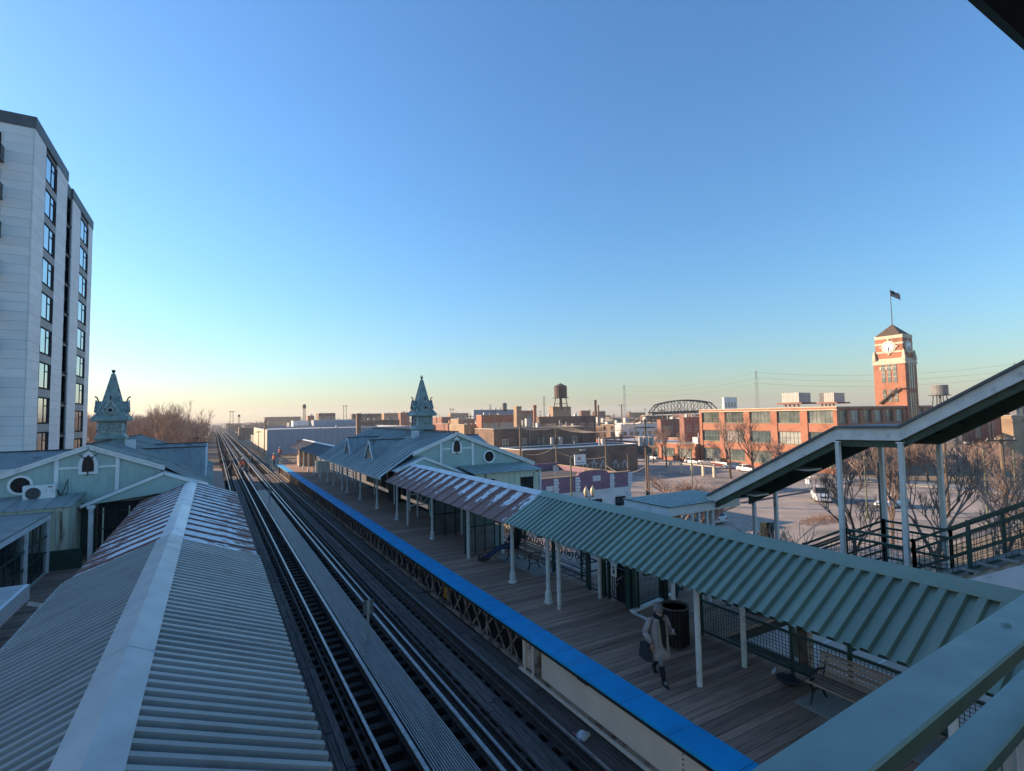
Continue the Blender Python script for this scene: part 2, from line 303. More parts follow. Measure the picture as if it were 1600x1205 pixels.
# near-black structure under the tracks
bd=struct('viaduct',(4,40,-1.6)); MB().box(-2,6.7,-6,70,-1.75,-1.58).obj('viaduct_deck',black_deck,bd)
MB().box(-1.2,7.9,70,900,-1.9,-1.5).obj('viaduct_deck',tie_wood,bd)
for yy in range(8,70,12):
    MB().box(9.5,10.4,yy,yy+.9,ZG,-.3).obj('column',tan_rust,bd)
for yy in range(90,420,15): MB().box(-1.5,8.4,yy,yy+1,ZG,-1.9).obj('column',tan_rust,bd)
def track(x0,label):       # x0 = field-side rail position of the pair
    t=struct('railway_track',(x0,30,-1.2)); t['label']=label
    for x in (x0,x0+1.435):
        b=MB(); b.box(x-.068,x+.068,-5,900,-1.24,-1.215); b.box(x-.012,x+.012,-5,900,-1.215,-1.09); r=b.obj('running_rail',rail_rust,t)
        MB().box(x-.034,x+.034,-5,900,-1.09,-1.05).obj('rail_head',rail_top,r)
    for x in (x0+.25,x0+1.435-.25):
        b=MB(); b.box(x-.06,x+.06,-5,120,-1.24,-1.215); b.box(x-.03,x+.03,-5,120,-1.215,-1.085); b.obj('guard_rail',rail_rust,t)
    for k in range(3):
        xx=x0+.47+k*.172; y=-5
        while y<72:
            L=rnd.uniform(3.2,5.2); MB().box(xx,xx+.155,y,min(y+L-.03,72),-1.25,-1.185+rnd.uniform(-.012,.008)).obj('walk_plank',plank_wood,t); y+=L
    mb=MB(); mb.box(x0-.55,x0+1.985,0,.22,-1.45,-1.255); me=mb.mesh('sleeper',tie_wood)
    y=2.0
    while y<72: inst('sleeper',me,t,V((rnd.uniform(-.08,.08),y,rnd.uniform(-.01,.01)))); y+=.52
    far=MB(); y=72
    while y<320: far.box(x0-.5,x0+1.9,y,y+.25,-1.45,-1.255); y+=.9
    o=far.obj('sleeper',tie_wood,t); o['kind']='stuff'
    return t
track(1.53,'left railway track beside the grey ribbed canopy'); track(5.085,'right railway track beside the blue platform edge')
for x,lab in ((3.54,'bright contact rail left of the grated walkway'),(4.75,'bright contact rail right of the grated walkway')):
    t=struct('contact_rail',(x,30,-1)); t['label']=lab
    b=MB(); b.box(x-.07,x+.07,-5,900,-1.09,-1.07); b.box(x-.015,x+.015,-5,900,-1.07,-.99); b.obj('rail_web',rail_rust,t); MB().box(x-.042,x+.042,-5,900,-.99,-.95).obj('rail_head',rail_top,t)
    m_=MB(); m_.box(x-.05,x+.05,0,.1,-1.25,-1.09); me=m_.mesh('insulator',plank_wood)
    for k in range(24): inst('insulator',me,t,V((0,2+k*3,0)))
wk=struct('walkway',(4.05,30,-1.1))
for yy in range(2,56,3): MB().box(3.68,4.46,yy,yy+.1,-1.24,-1.135).obj('cross_bearer',rail_rust,wk)
for k in range(15):
    x=3.69+k*.0525; MB().box(x,x+.023,-5,55,-1.135,-1.045+.002*math.sin(k*2.1)).obj('grating_bar',steel_grate,wk)
b=MB()
for k in range(14): MB().box(3.7+k%3*.26,3.95+k%3*.26,55+k//3*3.4,58.3+k//3*3.4,-1.13,-1.08).obj('walk_plank',plank_wood,wk)
for side,(xa,xb) in enumerate(((6.62,6.9),)):                 # timber footwalk between the right rail and the girder
    for k in range(2):
        y=-5
        while y<70:
            L=rnd.uniform(3,5); MB().box(6.66+k*.29,6.93+k*.29,y,y+L-.04,-1.28,-1.16+rnd.uniform(-.02,.02)).obj('walk_plank',plank_wood,bd); y+=L
# the far crossover
xo=struct('crossover_track',(4,95,-1.2))
for k,(xa,xb) in enumerate(((2.97,5.085),(1.53,3.7))):
    MB().bar((xa,78,-1.1),(xb,112,-1.1),.09,.13).obj('running_rail',rail_rust,xo); MB().bar((xa+3.5,112,-1.1),(xb-1.0,78,-1.1),.09,.13).obj('running_rail',rail_rust,xo)
# solid plate girder, then the lattice girder, carrying the platform edge
pg=thing('plate_girder','solid tan plate girder under the near blue platform edge','girder',(7.2,6,-1.1))
MB().box(7.2,7.24,-4,12.2,-1.02,-.17).obj('web_plate',tan_steel,pg)
MB().box(7.06,7.36,-4,12.2,-1.05,-1.02).obj('bottom_flange',tan_steel,pg); MB().box(7.08,7.34,-4,12.2,-.17,-.15).obj('top_flange',tan_rust,pg)
MB().bar((7.17,-4,-.985),(7.17,12.2,-.985),.07,.05).obj('bottom_angle',tan_rust,pg)
m_=MB(); m_.box(7.13,7.2,0,.09,-1.02,-.19); me=m_.mesh('stiffener',tan_steel)
for yy in (11.55,11.95): inst('stiffener',me,pg,V((0,yy,0)))
MB().box(7.14,7.2,11.3,11.5,-1.0,-.2).obj('splice_plate',tan_rust,pg)
rv=MB(); rv.lathe((0,0,0),[(.016,0),(.016,.012),(.009,.022)],6); rme=rv.mesh('rivet',tan_rust)
my=Matrix.Rotation(-math.pi/2,3,'Y')
for yy in (6.2,6.75,11.4,11.75,11.84):
    for k in range(9): inst('rivet',rme,pg,V((7.2,yy,-.28-k*.085)),my)
for yy in (4.6,9.2): 
    MB().prism([(7.19,yy,-.17),(7.19,yy+.75,-.17),(7.19,yy+.55,-.34),(7.19,yy+.2,-.34)],(-.02,0,0)).obj('bracket_plate',black_deck,pg)
lg=thing('lattice_girder','rusty tan lattice girder under the far blue platform edge','girder',(7.2,40,-1.1))
MB().box(7.15,7.28,12.25,70,-1.05,-.98).obj('bottom_chord',tan_rust,lg); MB().box(7.15,7.28,12.25,70,-.24,-.17).obj('top_chord',tan_rust,lg)
MB().box(7.95,7.99,12.25,70,-3.2,-.31).obj('shade_sheet',tie_wood,lg)  # added dark sheet standing for the shade seen through the lattice
d1=MB().bar((7.2,0,-.99),(7.2,.72,-.23),.05,.022,(1,0,0)).mesh('lattice_bar',tan_rust); d2=MB().bar((7.235,.72,-.99),(7.235,0,-.23),.05,.022,(1,0,0)).mesh('lattice_bar',tan_rust)
vt=MB().box(7.18,7.21,0,.08,-.98,-.24).mesh('upright',tan_rust); gp=MB().prism([(7.14,-.2,-.24),(7.14,.12,-.24),(7.14,.07,-.34),(7.14,-.07,-.34)],(.015,0,0)).mesh('gusset_plate',tan_rust)
y=12.4; k=0
while y<69:
    inst('lattice_bar',d1,lg,V((0,y,0))); inst('lattice_bar',d2,lg,V((0,y,0)))
    if k%2==0: inst('upright',vt,lg,V((0,y+.36,0)))
    inst('gusset_plate',gp,lg,V((0,y,0))); y+=.74; k+=1
MB().box(7.05,7.5,DY1-.1,DY1,-1.1,-.05).obj('end_plate',tan_rust,lg)
# left platform under the grey canopy
pl2=struct('platform',(-1.5,30,0)); MB().box(-5.6,.95,0,27.6,-.3,-.08).obj('platform_frame',tie_wood,pl2)
m_=MB(); m_.box(-5.6,1.02,0,.19,-.07,0); me=m_.mesh('plank',wood_deck)
for k in range(135): inst('plank',me,pl2,V((0,.6+k*.2,rnd.uniform(-.003,.003))))
MB().box(-5.6,.95,27.6,70,-.3,0).obj('platform_deck',wood_deck,pl2)
# ---------------------------------------------------------------- canopies
def slope_axes(sx,ang):      # panel axes: x along the track, y down the slope, z outwards
    c,s_=math.cos(ang),math.sin(ang)
    X=V((0,-1,0)) if sx>0 else V((0,1,0)); Yv=V((sx*c,0,-s_)); Z=X.cross(Yv)
    return Matrix((X,Yv,Z)).transposed()
def rib_panel(L,pitch,n,top,rise,foot,m,base=0):
    b=MB()
    for i in range(n):
        x=i*pitch; pr=[(x,0),(x+pitch-top-2*foot,0),(x+pitch-top-foot,rise),(x+pitch-foot,rise),(x+pitch,0)]
        for (xa,za),(xb,zb) in zip(pr,pr[1:]): b.poly([(xa,0,za),(xb,0,zb),(xb,L,zb),(xa,L,za)])
    return b.mesh('roof_panel',m)
def roof(par,sx,y0,y1,rx,rz,ex,ez,pitch,n,top,rise,foot,m,eps=0):
    L=math.hypot(ex-rx,rz-ez); ang=math.atan2(rz-ez,abs(ex-rx)); A=slope_axes(sx,ang); wpan=pitch*n
    cnt=max(1,round((y1-y0)/wpan)); k=(y1-y0)/(cnt*wpan); me=rib_panel(L,pitch*k,n,top,rise,foot,m)
    for i in range(cnt):
        yy=(y0+(i+1)*wpan*k) if sx>0 else (y0+i*wpan*k)
        inst('roof_panel',me,par,V((rx,yy,rz+eps+rnd.uniform(-.002,.002))),A)
    return L,ang
def post_mesh(h,base=True,m=post_paint,r=.06):
    pr=[(.15,0),(.15,.04),(.105,.06),(.095,.3),(.075,.34),(r,.38),(r,h-.25),(r+.03,h-.2),(r+.02,h)] if base else [(r,0),(r,h)]
    return MB().lathe((0,0,0),pr,10).mesh('post',m,smooth=False)
def canopy(label,y0,y1,rx,rz,hw,hl,ez,roofargs,cap_m,cap_w,posts,trim=None):
    t=thing('platform_canopy',label,'canopy',(rx,(y0+y1)/2,0),group='canopies over the platforms')
    roof(t,-1,y0,y1,rx,rz,rx-hl,ez,*roofargs); roof(t,1,y0,y1,rx,rz,rx+hw,ez,*roofargs)
    sl_=(rz-ez)/hl; sr_=(rz-ez)/hw; w=cap_w; c=roofargs[3]+.012
    b=MB(); yy=y0
    while yy<y1-.05:                                         # folded cap in overlapping lengths
        y2=min(yy+3.0,y1); e=.004*((int(yy)%2)); 
        b.prism([(rx-w,yy,rz-w*sl_+c+e),(rx,yy,rz+c+e+.015),(rx+w,yy,rz-w*sr_+c+e),(rx+w,yy,rz-w*sr_+c-.012+e),(rx,yy,rz+c-.0+e),(rx-w,yy,rz-w*sl_+c-.012+e)],(0,y2-yy+.03,0)); yy=y2
    b.obj('ridge_cap',cap_m,t)
    for sx,h_ in ((-1,hl),(1,hw)):
        MB().box(rx+sx*(h_-.3)-.035,rx+sx*(h_-.3)+.035,y0+.05,y1-.05,ez-.02,ez+.09).obj('eave_beam',dark_green,t)
    MB().box(rx-.04,rx+.04,y0+.05,y1-.05,rz-.26,rz-.1).obj('ridge_beam',dark_hole,t)
    y=y0+.6; rf=MB()
    rf.bar((rx-hl+.1,0,ez-.02),(rx,0,rz-.09),.06,.1); rf.bar((rx+hw-.1,0,ez-.02),(rx,0,rz-.09),.06,.1); rf.bar((rx-hl+.1,0,ez-.06),(rx+hw-.1,0,ez-.06),.05,.08); rme=rf.mesh('rafter',dark_green)
    while y<y1-.2: inst('rafter',rme,t,V((0,y,0))); y+=2.1
    for (px,py,bs) in posts:
        hh=ez+ (rz-ez)*max(0,1-abs(px-rx)/(hl if px<rx else hw))-.06
        inst('post',post_mesh(hh,bs),t,V((px,py,0)))
    return t
near=(.235,4,.095,.062,.022); near_l=(.195,5,.075,.066,.022); old=(.85,1,.045,.03,.02); seam=(.6,2,.025,.05,.012)
RX,RZ,HW,EZ=9.5,3.03,1.53,2.2
canopy('near canopy of green ribbed sheet over the right platform',1.6,14.5,RX,RZ,HW,HW,EZ,(*near,green_roof),green_roof,.24,
   [(8.72,7.66,False),(10.2,7.7,False),(8.73,12.66,False),(8.75,13.25,True),(10.28,12.72,False),(8.78,3.4,True),(10.25,3.2,True)])
canopy('rusty canopy with peeling white stripes before the right station house',14.5,27.6,RX,RZ,HW,HW,EZ,(*old,peel_r),flashing,.2,
   [(8.8,15.48,True),(8.8,18.97,False),(8.82,22.9,True),(8.83,26.43,False),(10.3,18.9,False),(10.3,22.9,False),(10.3,26.3,False)])
canopy('dark weathered canopy at the sunlit far end of the right platform',47.0,66.5,RX-.1,RZ+.1,1.5,1.5,2.35,(.8,1,.05,.05,.02,peel_f),flashing,.14,
   [(8.85,y_,True) for y_ in (48.5,52,55.5,59,62.5,65.8)]+[(10.2,y_,False) for y_ in (50,57,64)])
LX,LZ,LHW,LEZ=-.82,2.92,1.84,2.2
canopy('near canopy of grey ribbed sheet over the left platform',1.6,14.5,LX,LZ,LHW,LHW,LEZ,(*near_l,grey_roof),flash_grey,.26,[(-2.2,4,False),(-2.2,9,False),(-2.2,13.8,False),(.5,6,False),(.5,12,False)])
canopy('rusty canopy with broad white stripes before the left station house',14.53,28.2,LX,LZ-.05,LHW,LHW,LEZ-.02,(*old,peel_l),flashing,.24,[(-2.2,18,False),(-2.2,23,False),(.5,18,False),(.5,24,False)])
# ---------------------------------------------------------------- station houses
def arch_pts(w,h,n=6,x=0,z=0):       # pointed arch outline, base centre at (x,z)
    s=h*.42; R_=[(x+w/2,z),(x+w/2,z+s)]+[(x+w/2*(1-(i/n)**1.6),z+s+(h-s)*i/n) for i in range(1,n)]
    return [(2*x-a,b) for a,b in R_][:1]+R_+[(x,z+h)]+[(2*x-a,b) for a,b in reversed(R_[1:])]
def house(lab,ax,mir,y0,y1):
    # ax = ridge line; mir=+1: platform on the -X side, mir=-1: on the +X side
    t=thing('station_house',lab,'station house',(ax,y0,0),group='twin station houses')
    X=lambda u: ax+mir*u                # u<0 towards the tracks, u>0 towards the street
    AZ,sl=4.58,.385; uL=-2.62; zL=AZ+uL*sl*1.0; uR=5.05; zR=AZ-uR*sl; ueave=-4.62; zeave=2.35
    fy=y0+.12
    # gable wall of boards, each board with its own shadow gap
    bw=.24; u=uL+.05; bl=[]
    while u<uR-.1:
        u2=min(u+bw-.003,uR-.1); 
        z1=AZ-abs(u)*sl-.02; z2=AZ-abs(u2)*sl-.02
        MB().prism([(X(u),fy,2.2),(X(u2),fy,2.2),(X(u2),fy,z2),(X(u),fy,z1)],(0,.04,0)).obj('wall_board',teal_wall,t); u+=bw
    MB().prism([(X(uL),fy+.04,2.2),(X(uR-.1),fy+.04,2.2),(X(uR-.1),fy+.04,zR-.03),(X(0),fy+.04,AZ-.04),(X(uL),fy+.04,zL-.03)],(0,y1-y0-.5,0)).obj('wall',teal_wall,t)
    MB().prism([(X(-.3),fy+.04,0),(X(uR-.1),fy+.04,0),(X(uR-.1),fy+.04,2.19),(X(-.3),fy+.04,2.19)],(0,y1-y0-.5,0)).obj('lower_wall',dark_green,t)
    # white trim
    for ua,za,ub,zb in ((uL-.12,zL-.08,0,AZ-.02),(0,AZ-.02,uR+.28,zR-.13)):
        MB().bar((X(ua),y0+.02,za),(X(ub),y0+.02,zb),.14,.17).obj('bargeboard',white_paint,t)
        MB().bar((X(ua),y0-.05,za+.08),(X(ub),y0-.05,zb+.08),.1,.06).obj('verge_moulding',white_paint,t)
    for u_ in (-1.0,1.04):
        MB().box(X(u_)-.07,X(u_)+.07,y0+.06,fy,2.2,AZ-abs(u_)*sl-.1).obj('trim_post',white_paint,t)
    for ua,ub in ((-.93,-.33),(.33,.97)):
        MB().box(min(X(ua),X(ub)),max(X(ua),X(ub)),y0+.07,fy,3.66,3.75).obj('trim_rail',white_paint,t)
    w=MB(); o_=arch_pts(.66,1.02,6,0,3.42); i_=arch_pts(.4,.72,6,0,3.52)
    aw=MB().prism([(X(a),y0+.03,z) for a,z in o_],(0,.09,0)).obj('arched_window',white_paint,t)
    MB().prism([(X(a),y0+.02,z) for a,z in i_],(0,.02,0)).obj('opening',dark_hole,aw)
    for k in range(7):
        zz=3.56+k*.09; ww=.37 if zz<3.86 else .37*math.sqrt(max(.05,1-((zz-3.84)/.4)**2)); MB().box(ax-ww/2,ax+ww/2,y0-.005,y0+.03,zz,zz+.05).obj('slat',louvre,aw)
    MB().box(ax-.02,ax+.02,y0-.015,y0+.0,3.36,4.1).obj('mullion',louvre,aw)
    for s_ in (-1,1): MB().bar((ax,y0+.0,3.98),(ax+s_*.3,y0+.0,4.26),.02,.03).obj('bracket',iron,aw)
    for uo in (2.15,):
        ov=MB().lathe((0,0,0),[(.40,0),(.40,.07),(.31,.07),(.31,0)],20); me=ov.mesh('round_vent',white_paint)
        v_=inst('round_vent',me,t,V((X(uo),fy,3.12)),Matrix.Rotation(math.pi/2,3,'X'))
        d=MB()
        k0=[(X(uo)+.315*math.cos(a*math.pi/10),y0+.09,3.12+.315*math.sin(a*math.pi/10)) for a in range(20)]; d.prism(k0,(0,.02,0)); d.obj('vent_opening',dark_hole,t)
        for k in range(5):
            a=k*math.pi/5; MB().bar((X(uo)-.3*math.cos(a),y0+.075,3.12-.3*math.sin(a)),(X(uo)+.3*math.cos(a),y0+.075,3.12+.3*math.sin(a)),.025,.02).obj('vent_blade',louvre,t)
    # roofs: long slope to the platform, short one to the street
    A=(.6,2,.025,.05,.012,slate_roof)
    roof(t,-mir,y0-.1,y1,ax,AZ+.06,X(uL-.05),AZ+.06-abs(uL-.05)*sl,*A); roof(t,-mir,y0-.1,y1,X(uL-.05),AZ+.06-abs(uL-.05)*sl,X(ueave),zeave,*A)
    roof(t,mir,y0-.1,y1,ax,AZ+.06,X(uR+.3),AZ+.06-(uR+.3)*sl,*A)
    MB().bar((ax,y0-.1,AZ+.12),(ax,y1,AZ+.12),.14,.06).obj('ridge_cap',louvre,t)
    MB().bar((X(ueave+.06),y0,zeave-.07),(X(ueave+.06),y1,zeave-.07),.08,.12).obj('eave_beam',post_paint,t)
    # dormers towards the tracks
    for yd in (34.0,40.2):
        uD=-3.6 if mir>0 else -4.15; xf=X(uD); zb=2.93 if mir>0 else 2.6; zt=4.15; hw=1.02; xr=X(-1.12)
        dm=MB().prism([(xf,yd-hw*.8,zb),(xf,yd+hw*.8,zb),(xf,yd,zt-.12)],(X(-1.1)-xf,0,0)).obj('dormer',teal_wall,t)
        for s_ in (-1,1):
            MB().prism([(xf-mir*.1,yd,zt),(xf-mir*.1,yd+s_*hw,zb+.06),(xf-mir*.1,yd+s_*hw,zb-.0),(xf-mir*.1,yd,zt-.06)],(xr-xf+mir*.1,0,0)).obj('dormer_roof',slate_roof,dm)
            [MB().bar((xf+mir*(.1+j*.52),yd,zt+.015),(xf+mir*(.1+j*.52),yd+s_*hw,zb+.075),.03,.03).obj('dormer_seam',slate_roof,dm) for j in range(int(abs(xr-xf)/.52))]
            MB().bar((xf-mir*.13,yd,zt-.04),(xf-mir*.13,yd+s_*hw,zb),.05,.09).obj('dormer_trim',white_paint,dm)
            MB().box(xf-mir*.03-.02,xf-mir*.03+.02,yd+s_*.27-.2,yd+s_*.27+.2,zb+.1,zb+.56).obj('dormer_pane',glass_dk,dm)
        MB().bar((xf-mir*.12,yd,zt+.02),(xr,yd,zt+.02),.1,.04).obj('dormer_ridge',louvre,dm)
        MB().box(xf-.05,xf+.05,yd-hw*.8,yd+hw*.8,zb-.04,zb+.06).obj('dormer_sill',white_paint,dm)
        for q in (-.52,0,.52): MB().box(xf-mir*.05-.02,xf-mir*.05+.02,yd+q-.03,yd+q+.03,zb+.06,zb+.58).obj('dormer_mullion',white_paint,dm)
        MB().box(xf-mir*.05-.02,xf-mir*.05+.02,yd-.5,yd+.5,zb+.58,zb+.65).obj('dormer_transom',white_paint,dm)
    # big street-side dormer roof
    yd=36.5; xo_=X(5.4)
    sd_=MB().prism([(X(1.4),yd-2.0,3.4),(X(1.4),yd,4.15),(X(1.4),yd+2.0,3.4)],(xo_-X(1.4),0,0)).obj('street_dormer',slate_roof,t); MB().bar((X(1.4),yd,4.17),(xo_,yd,4.17),.1,.05).obj('dormer_ridge',louvre,t)
    # porch gable over the platform, ahead of the facade
    pa=X(-2.35) if mir>0 else X(-2.75); pz=3.34; pl_,pr_=(-1.55,2.55) if mir>0 else (-2.75,1.6)
    gp_=MB().prism([(pa+pl_,y0-.72,pz+pl_*.42 if pl_<0 else 0),(pa+pr_,y0-.72,pz-pr_*.42),(pa,y0-.72,pz-.05)],(0,.06,0)).obj('porch_gable',teal_wall,t)
    for q in (pl_,pr_):
        MB().bar((pa,y0-.76,pz),(pa+q*1.03,y0-.76,pz-abs(q)*.43),.1,.12).obj('porch_bargeboard',white_paint,t)
        MB().prism([(pa,y0-.8,pz+.07),(pa+q*1.05,y0-.8,pz+.07-abs(q)*1.05*.43),(pa+q*1.05,y0-.8,pz+.03-abs(q)*1.05*.43),(pa,y0-.8,pz+.03)],(0,1.0,0)).obj('porch_roof',slate_roof,t)
    # lean-to on the street side of the facade
    ua,ub=(.15,4.4) if mir>0 else (.2,5.2); ly=y0-2.1
    x0,x1=sorted((X(ua),X(ub)))
    lr=MB(); 
    k=0; xx=x0-.1
    while xx<x1+.1:
        x2=min(xx+.55,x1+.15); MB().prism([(xx,ly-.15,2.36),(x2-.02,ly-.15,2.36),(x2-.02,y0+.12,2.62),(xx,y0+.12,2.62)],(0,0,.05)).obj('lean_to_sheet',slate_roof if mir<0 else teal_metal,t); xx+=.55
    xx=x0
    while xx<x1:
        x2=min(xx+.42,x1); MB().box(xx,x2-.012,ly,ly+.05,.0,2.33).obj('lean_to_panel',teal_stain,t); xx+=.42
    MB().box(x0,x1,ly-.03,ly+.0,2.24,2.35).obj('lean_to_trim',teal_stain,t)
    if mir>0:
        MB().box(x0+2.9,x0+3.75,ly-.03,ly+.0,1.25,2.0).obj('lean_to_window',dark_hole,t); MB().box(x0+.55,x0+1.2,ly-.03,ly,1.5,2.05).obj('lean_to_window',dark_hole,t)
        MB().box(x1-.03,x1+.05,ly-.05,ly+.03,0,2.35).obj('corner_trim',white_paint,t)
    MB().box(x0,x1,ly+.05,y0+.1,-.1,.0).obj('lean_to_floor',tie_wood,t); MB().box(x1-.04,x1,ly+.05,y0+.1,0,2.33).obj('lean_to_side',teal_stain,t)
    # cupola
    cy=34.2; z0=4.45; q=math.pi/4; k=math.sqrt(2)
    cp=MB().lathe((ax,cy,0),[(.72*k,z0),(.72*k,z0+.28),(.80*k,z0+.30),(.80*k,z0+.36),(.66*k,z0+.5),(.62*k,z0+.55),(.60*k,z0+1.12),(.66*k,z0+1.2)],4,rot=q).obj('cupola',teal_metal,t)
    for s1 in (-1,1):
        for j in range(3):
            for axis in (0,1):
                b=MB(); c0=(j-1)*.34
                for dx,dz in ((-.15,0),(.15,0)):
                    p=[(0,0)]
                r4=[(c0-.15,z0+.82),(c0,z0+.64),(c0+.15,z0+.82),(c0,z0+1.0),(c0-.15,z0+.82)]
                for (a1,b1),(a2,b2) in zip(r4,r4[1:]):
                    P=(lambda a_,b_: (ax+a_,cy+s1*.63,b_)) if axis==0 else (lambda a_,b_: (ax+s1*.63,cy+a_,b_))
                    b.bar(P(a1,b1),P(a2,b2),.05,.05)
                b.obj('lattice_ornament',copper_trim,cp)
    for sx,sy in ((-1,-1),(1,-1),(1,1),(-1,1)): MB().bar((ax+sx*.62,cy+sy*.62,z0+.52),(ax+sx*.62,cy+sy*.62,z0+1.18),.12,.12).obj('corner_post',copper_trim,cp); MB().bar((ax+sx*.57,cy+sy*.57,z0+1.76),(ax+sx*.07,cy+sy*.07,z0+3.70),.05,.05).obj('hip_moulding',copper_trim,cp); MB().bar((ax+sx*.95,cy+sy*.95,z0+1.31),(ax+sx*.57,cy+sy*.57,z0+1.76),.06,.05).obj('hip_moulding',copper_trim,cp)
    roofp=[(.66*k,z0+1.2),(.92*k,z0+1.22),(.94*k,z0+1.30),(.74*k,z0+1.52),(.56*k,z0+1.75),(.40*k,z0+2.35),(.22*k,z0+3.05),(.05*k,z0+3.70),(.05*k,z0+3.78)]
    MB().lathe((ax,cy,0),roofp,4,rot=q).obj('spire',teal_metal,cp)
    MB().lathe((ax,cy,0),[(.06,z0+3.76),(.1,z0+3.8),(.1,z0+3.9),(.05,z0+3.92)],6).obj('finial',iron,cp)
    if mir>0:
        for s_ in (-1,1): MB().path([(ax,cy,z0+3.8),(ax+s_*.09,cy,z0+3.95),(ax+s_*.07,cy,z0+4.02)],.03,5).obj('scroll',iron,cp)
    for dx,dy in ((0,-1),(1,0),(0,1),(-1,0)):
        D=V((dx,dy,0)); P=V((-dy,dx,0)); c_=V((ax,cy,0))+D*.80
        ga=[c_+P*-.36+V((0,0,z0+1.5)),c_+P*.36+V((0,0,z0+1.5)),c_+P*.36+V((0,0,z0+1.78)),c_+V((0,0,z0+2.26)),c_+P*-.36+V((0,0,z0+1.78))]
        MB().prism(ga,tuple(D*-.5)).obj('gablet',teal_metal,cp)
        for s_ in (-1,1): MB().bar(c_+D*.04+P*s_*.42+V((0,0,z0+1.70)),c_+D*.04+V((0,0,z0+2.30)),.06,.09).obj('gablet_trim',copper_trim,cp)
        ring=[c_+D*.02+P*(.16*math.cos(a*math.pi/5))+V((0,0,z0+1.78+.16*math.sin(a*math.pi/5))) for a in range(10)]
        MB().prism(ring,tuple(D*.03)).obj('roundel',copper_trim,cp); 
        r2=[c_+D*.04+P*(.1*math.cos(a*math.pi/5))+V((0,0,z0+1.78+.1*math.sin(a*math.pi/5))) for a in range(10)]; MB().prism(r2,tuple(D*.03)).obj('roundel_recess',dark_hole,cp)
        MB().path([c_+D*-.1+V((0,0,z0+2.2)),c_+D*.0+V((0,0,z0+2.45)),c_+D*.12+V((0,0,z0+2.5))],.04,5).obj('crest_hook',iron,cp)
    for o_ in [cp]+list(cp.children):
        for v_ in o_.data.vertices: v_.co.x*=.83; v_.co.y=(cy-y0)+(v_.co.y-cy+y0)*.83
    vb=MB().box(X(-.95)-.2,X(-.95)+.2,y0+4.6-.18,y0+4.6+.18,AZ-.5,AZ+.12).obj('roof_vent',shop_white,t)
    return t
hr=house('right station house with teal gable and pointed cupola beyond the rusty canopy',12.48,1,28.3,46.8)
hl_=house('left station house with teal gable and pointed cupola below the pale tower block',-4.59,-1,28.3,46.8)

def screws(par,sx,rx,rz,ex,ez,y0,y1,pitch,m):
    b=MB(); y=y0+.03
    while y<y1:
        for f_ in (.06,.36,.66,.95):
            x=rx+(ex-rx)*f_; z=rz+(ez-rz)*f_; b.lathe((x,y,z+.003),[(.011,0),(.011,.006),(.005,.01)],6)
        y+=pitch*2
    o=b.obj('screw_head',m,par); o['kind']='stuff'
for o in [o for o in C.objects if o.name.startswith('platform_canopy') and o.type=='EMPTY']:
    if 'green ribbed' in o['label']: screws(o,-1,RX,RZ,RX-HW,EZ,1.7,14.4,.235,galv)
    if 'grey ribbed' in o['label']: screws(o,1,LX,LZ,LX+LHW,LEZ,1.7,14.4,.195,galv); screws(o,-1,LX,LZ,LX-LHW,LEZ,1.7,14.4,.195,galv)
# house posts along the right platform, one thing with the house they carry
for yy in (28.26,32.3,36.5,40.5,42.2,45.6): inst('post',post_mesh(2.28,True),hr,V((8.84,yy,0)))
for yy in (30.5,33.5,38.3,44): inst('post',post_mesh(2.6,False),hr,V((10.3,yy,0)))
MB().box(11.9,11.96,30,47,0,2.2).obj('house_front',dark_green,hr)  # dark colour stands for the shaded interior under the eave
for yy in (35.5,38.2,41): MB().box(11.85,11.9,yy,yy+1.1,.05,2.15).obj('front_door',dark_hole,hr)
MB().box(10.4,10.9,34.0,35.2,0,1.9).obj('booth',dark_hole,hr)
# ---------------------------------------------------------------- overpass: deck, roof corner, hand rail
ov=struct('overpass',(6,-1,3.9)); MB().box(-6,12.9,-2.6,.38,3.75,3.9).obj('overpass_deck',concrete,ov); MB().box(12.9,15.2,-2.6,1.75,3.75,3.9).obj('overpass_deck',concrete,ov)
rf=thing('overpass_roof','dark roof edge overhead in the top right corner','roof',(8,-1,7.2))
MB().box(-6,16,-2.6,.76,7.2,7.32).obj('roof_soffit',black_deck,rf); MB().box(-6,16,.76,.79,7.2,7.40).obj('fascia',dark_green,rf)
for x in (-5.5,15.7): MB().box(x,x+.12,-2.5,-2.38,3.9,7.2).obj('post',dark_green,rf); MB().box(x,x+.12,.3,.42,3.9,7.2).obj('post',dark_green,rf)
hd=thing('hand_rail','blue green painted hand rail in the near right corner','railing',(4,.8,4))
d=V((.9972,.0714,-.0233)); nrm=V((-.0714,.9972,0)); 
def rail_bar(p0,w,h,name,m):
    c=V(p0)-nrm*(w/2)-V((0,0,h/2)); MB().bar(c-d*.6,c+d*13,w,h).obj(name,m,hd)
P0=V((.827,.592,5.0))
def at_top(z): return P0+V((0,0,z-5.0))
def rail_pair(z,w,nm):
    c=at_top(z)-nrm*(w/2); MB().bar(c-V((0,0,.005))-d*.6,c-V((0,0,.005))+d*13,w,.012).obj(nm,mid_green,hd)
    c2=at_top(z)-nrm*(w/2)-V((0,0,.03)); MB().bar(c2-d*.6,c2+d*13,w-.006,.036).obj(nm+'_body',rail_shade,hd)  # body darker than its top plate: shade of the front face painted in
rail_pair(5.0,.107,'top_rail'); rail_pair(4.77,.086,'mid_rail'); rail_pair(4.05,.08,'bottom_rail')
pk=MB().box(-.012,.012,-.012,.012,4.05,4.70).mesh('baluster',galv)
for k in range(90):
    p=at_top(0)+d*(k*.14)-nrm*.045; inst('baluster',pk,hd,V((p.x,p.y,(p-P0).z*0-.0233*k*.14)))
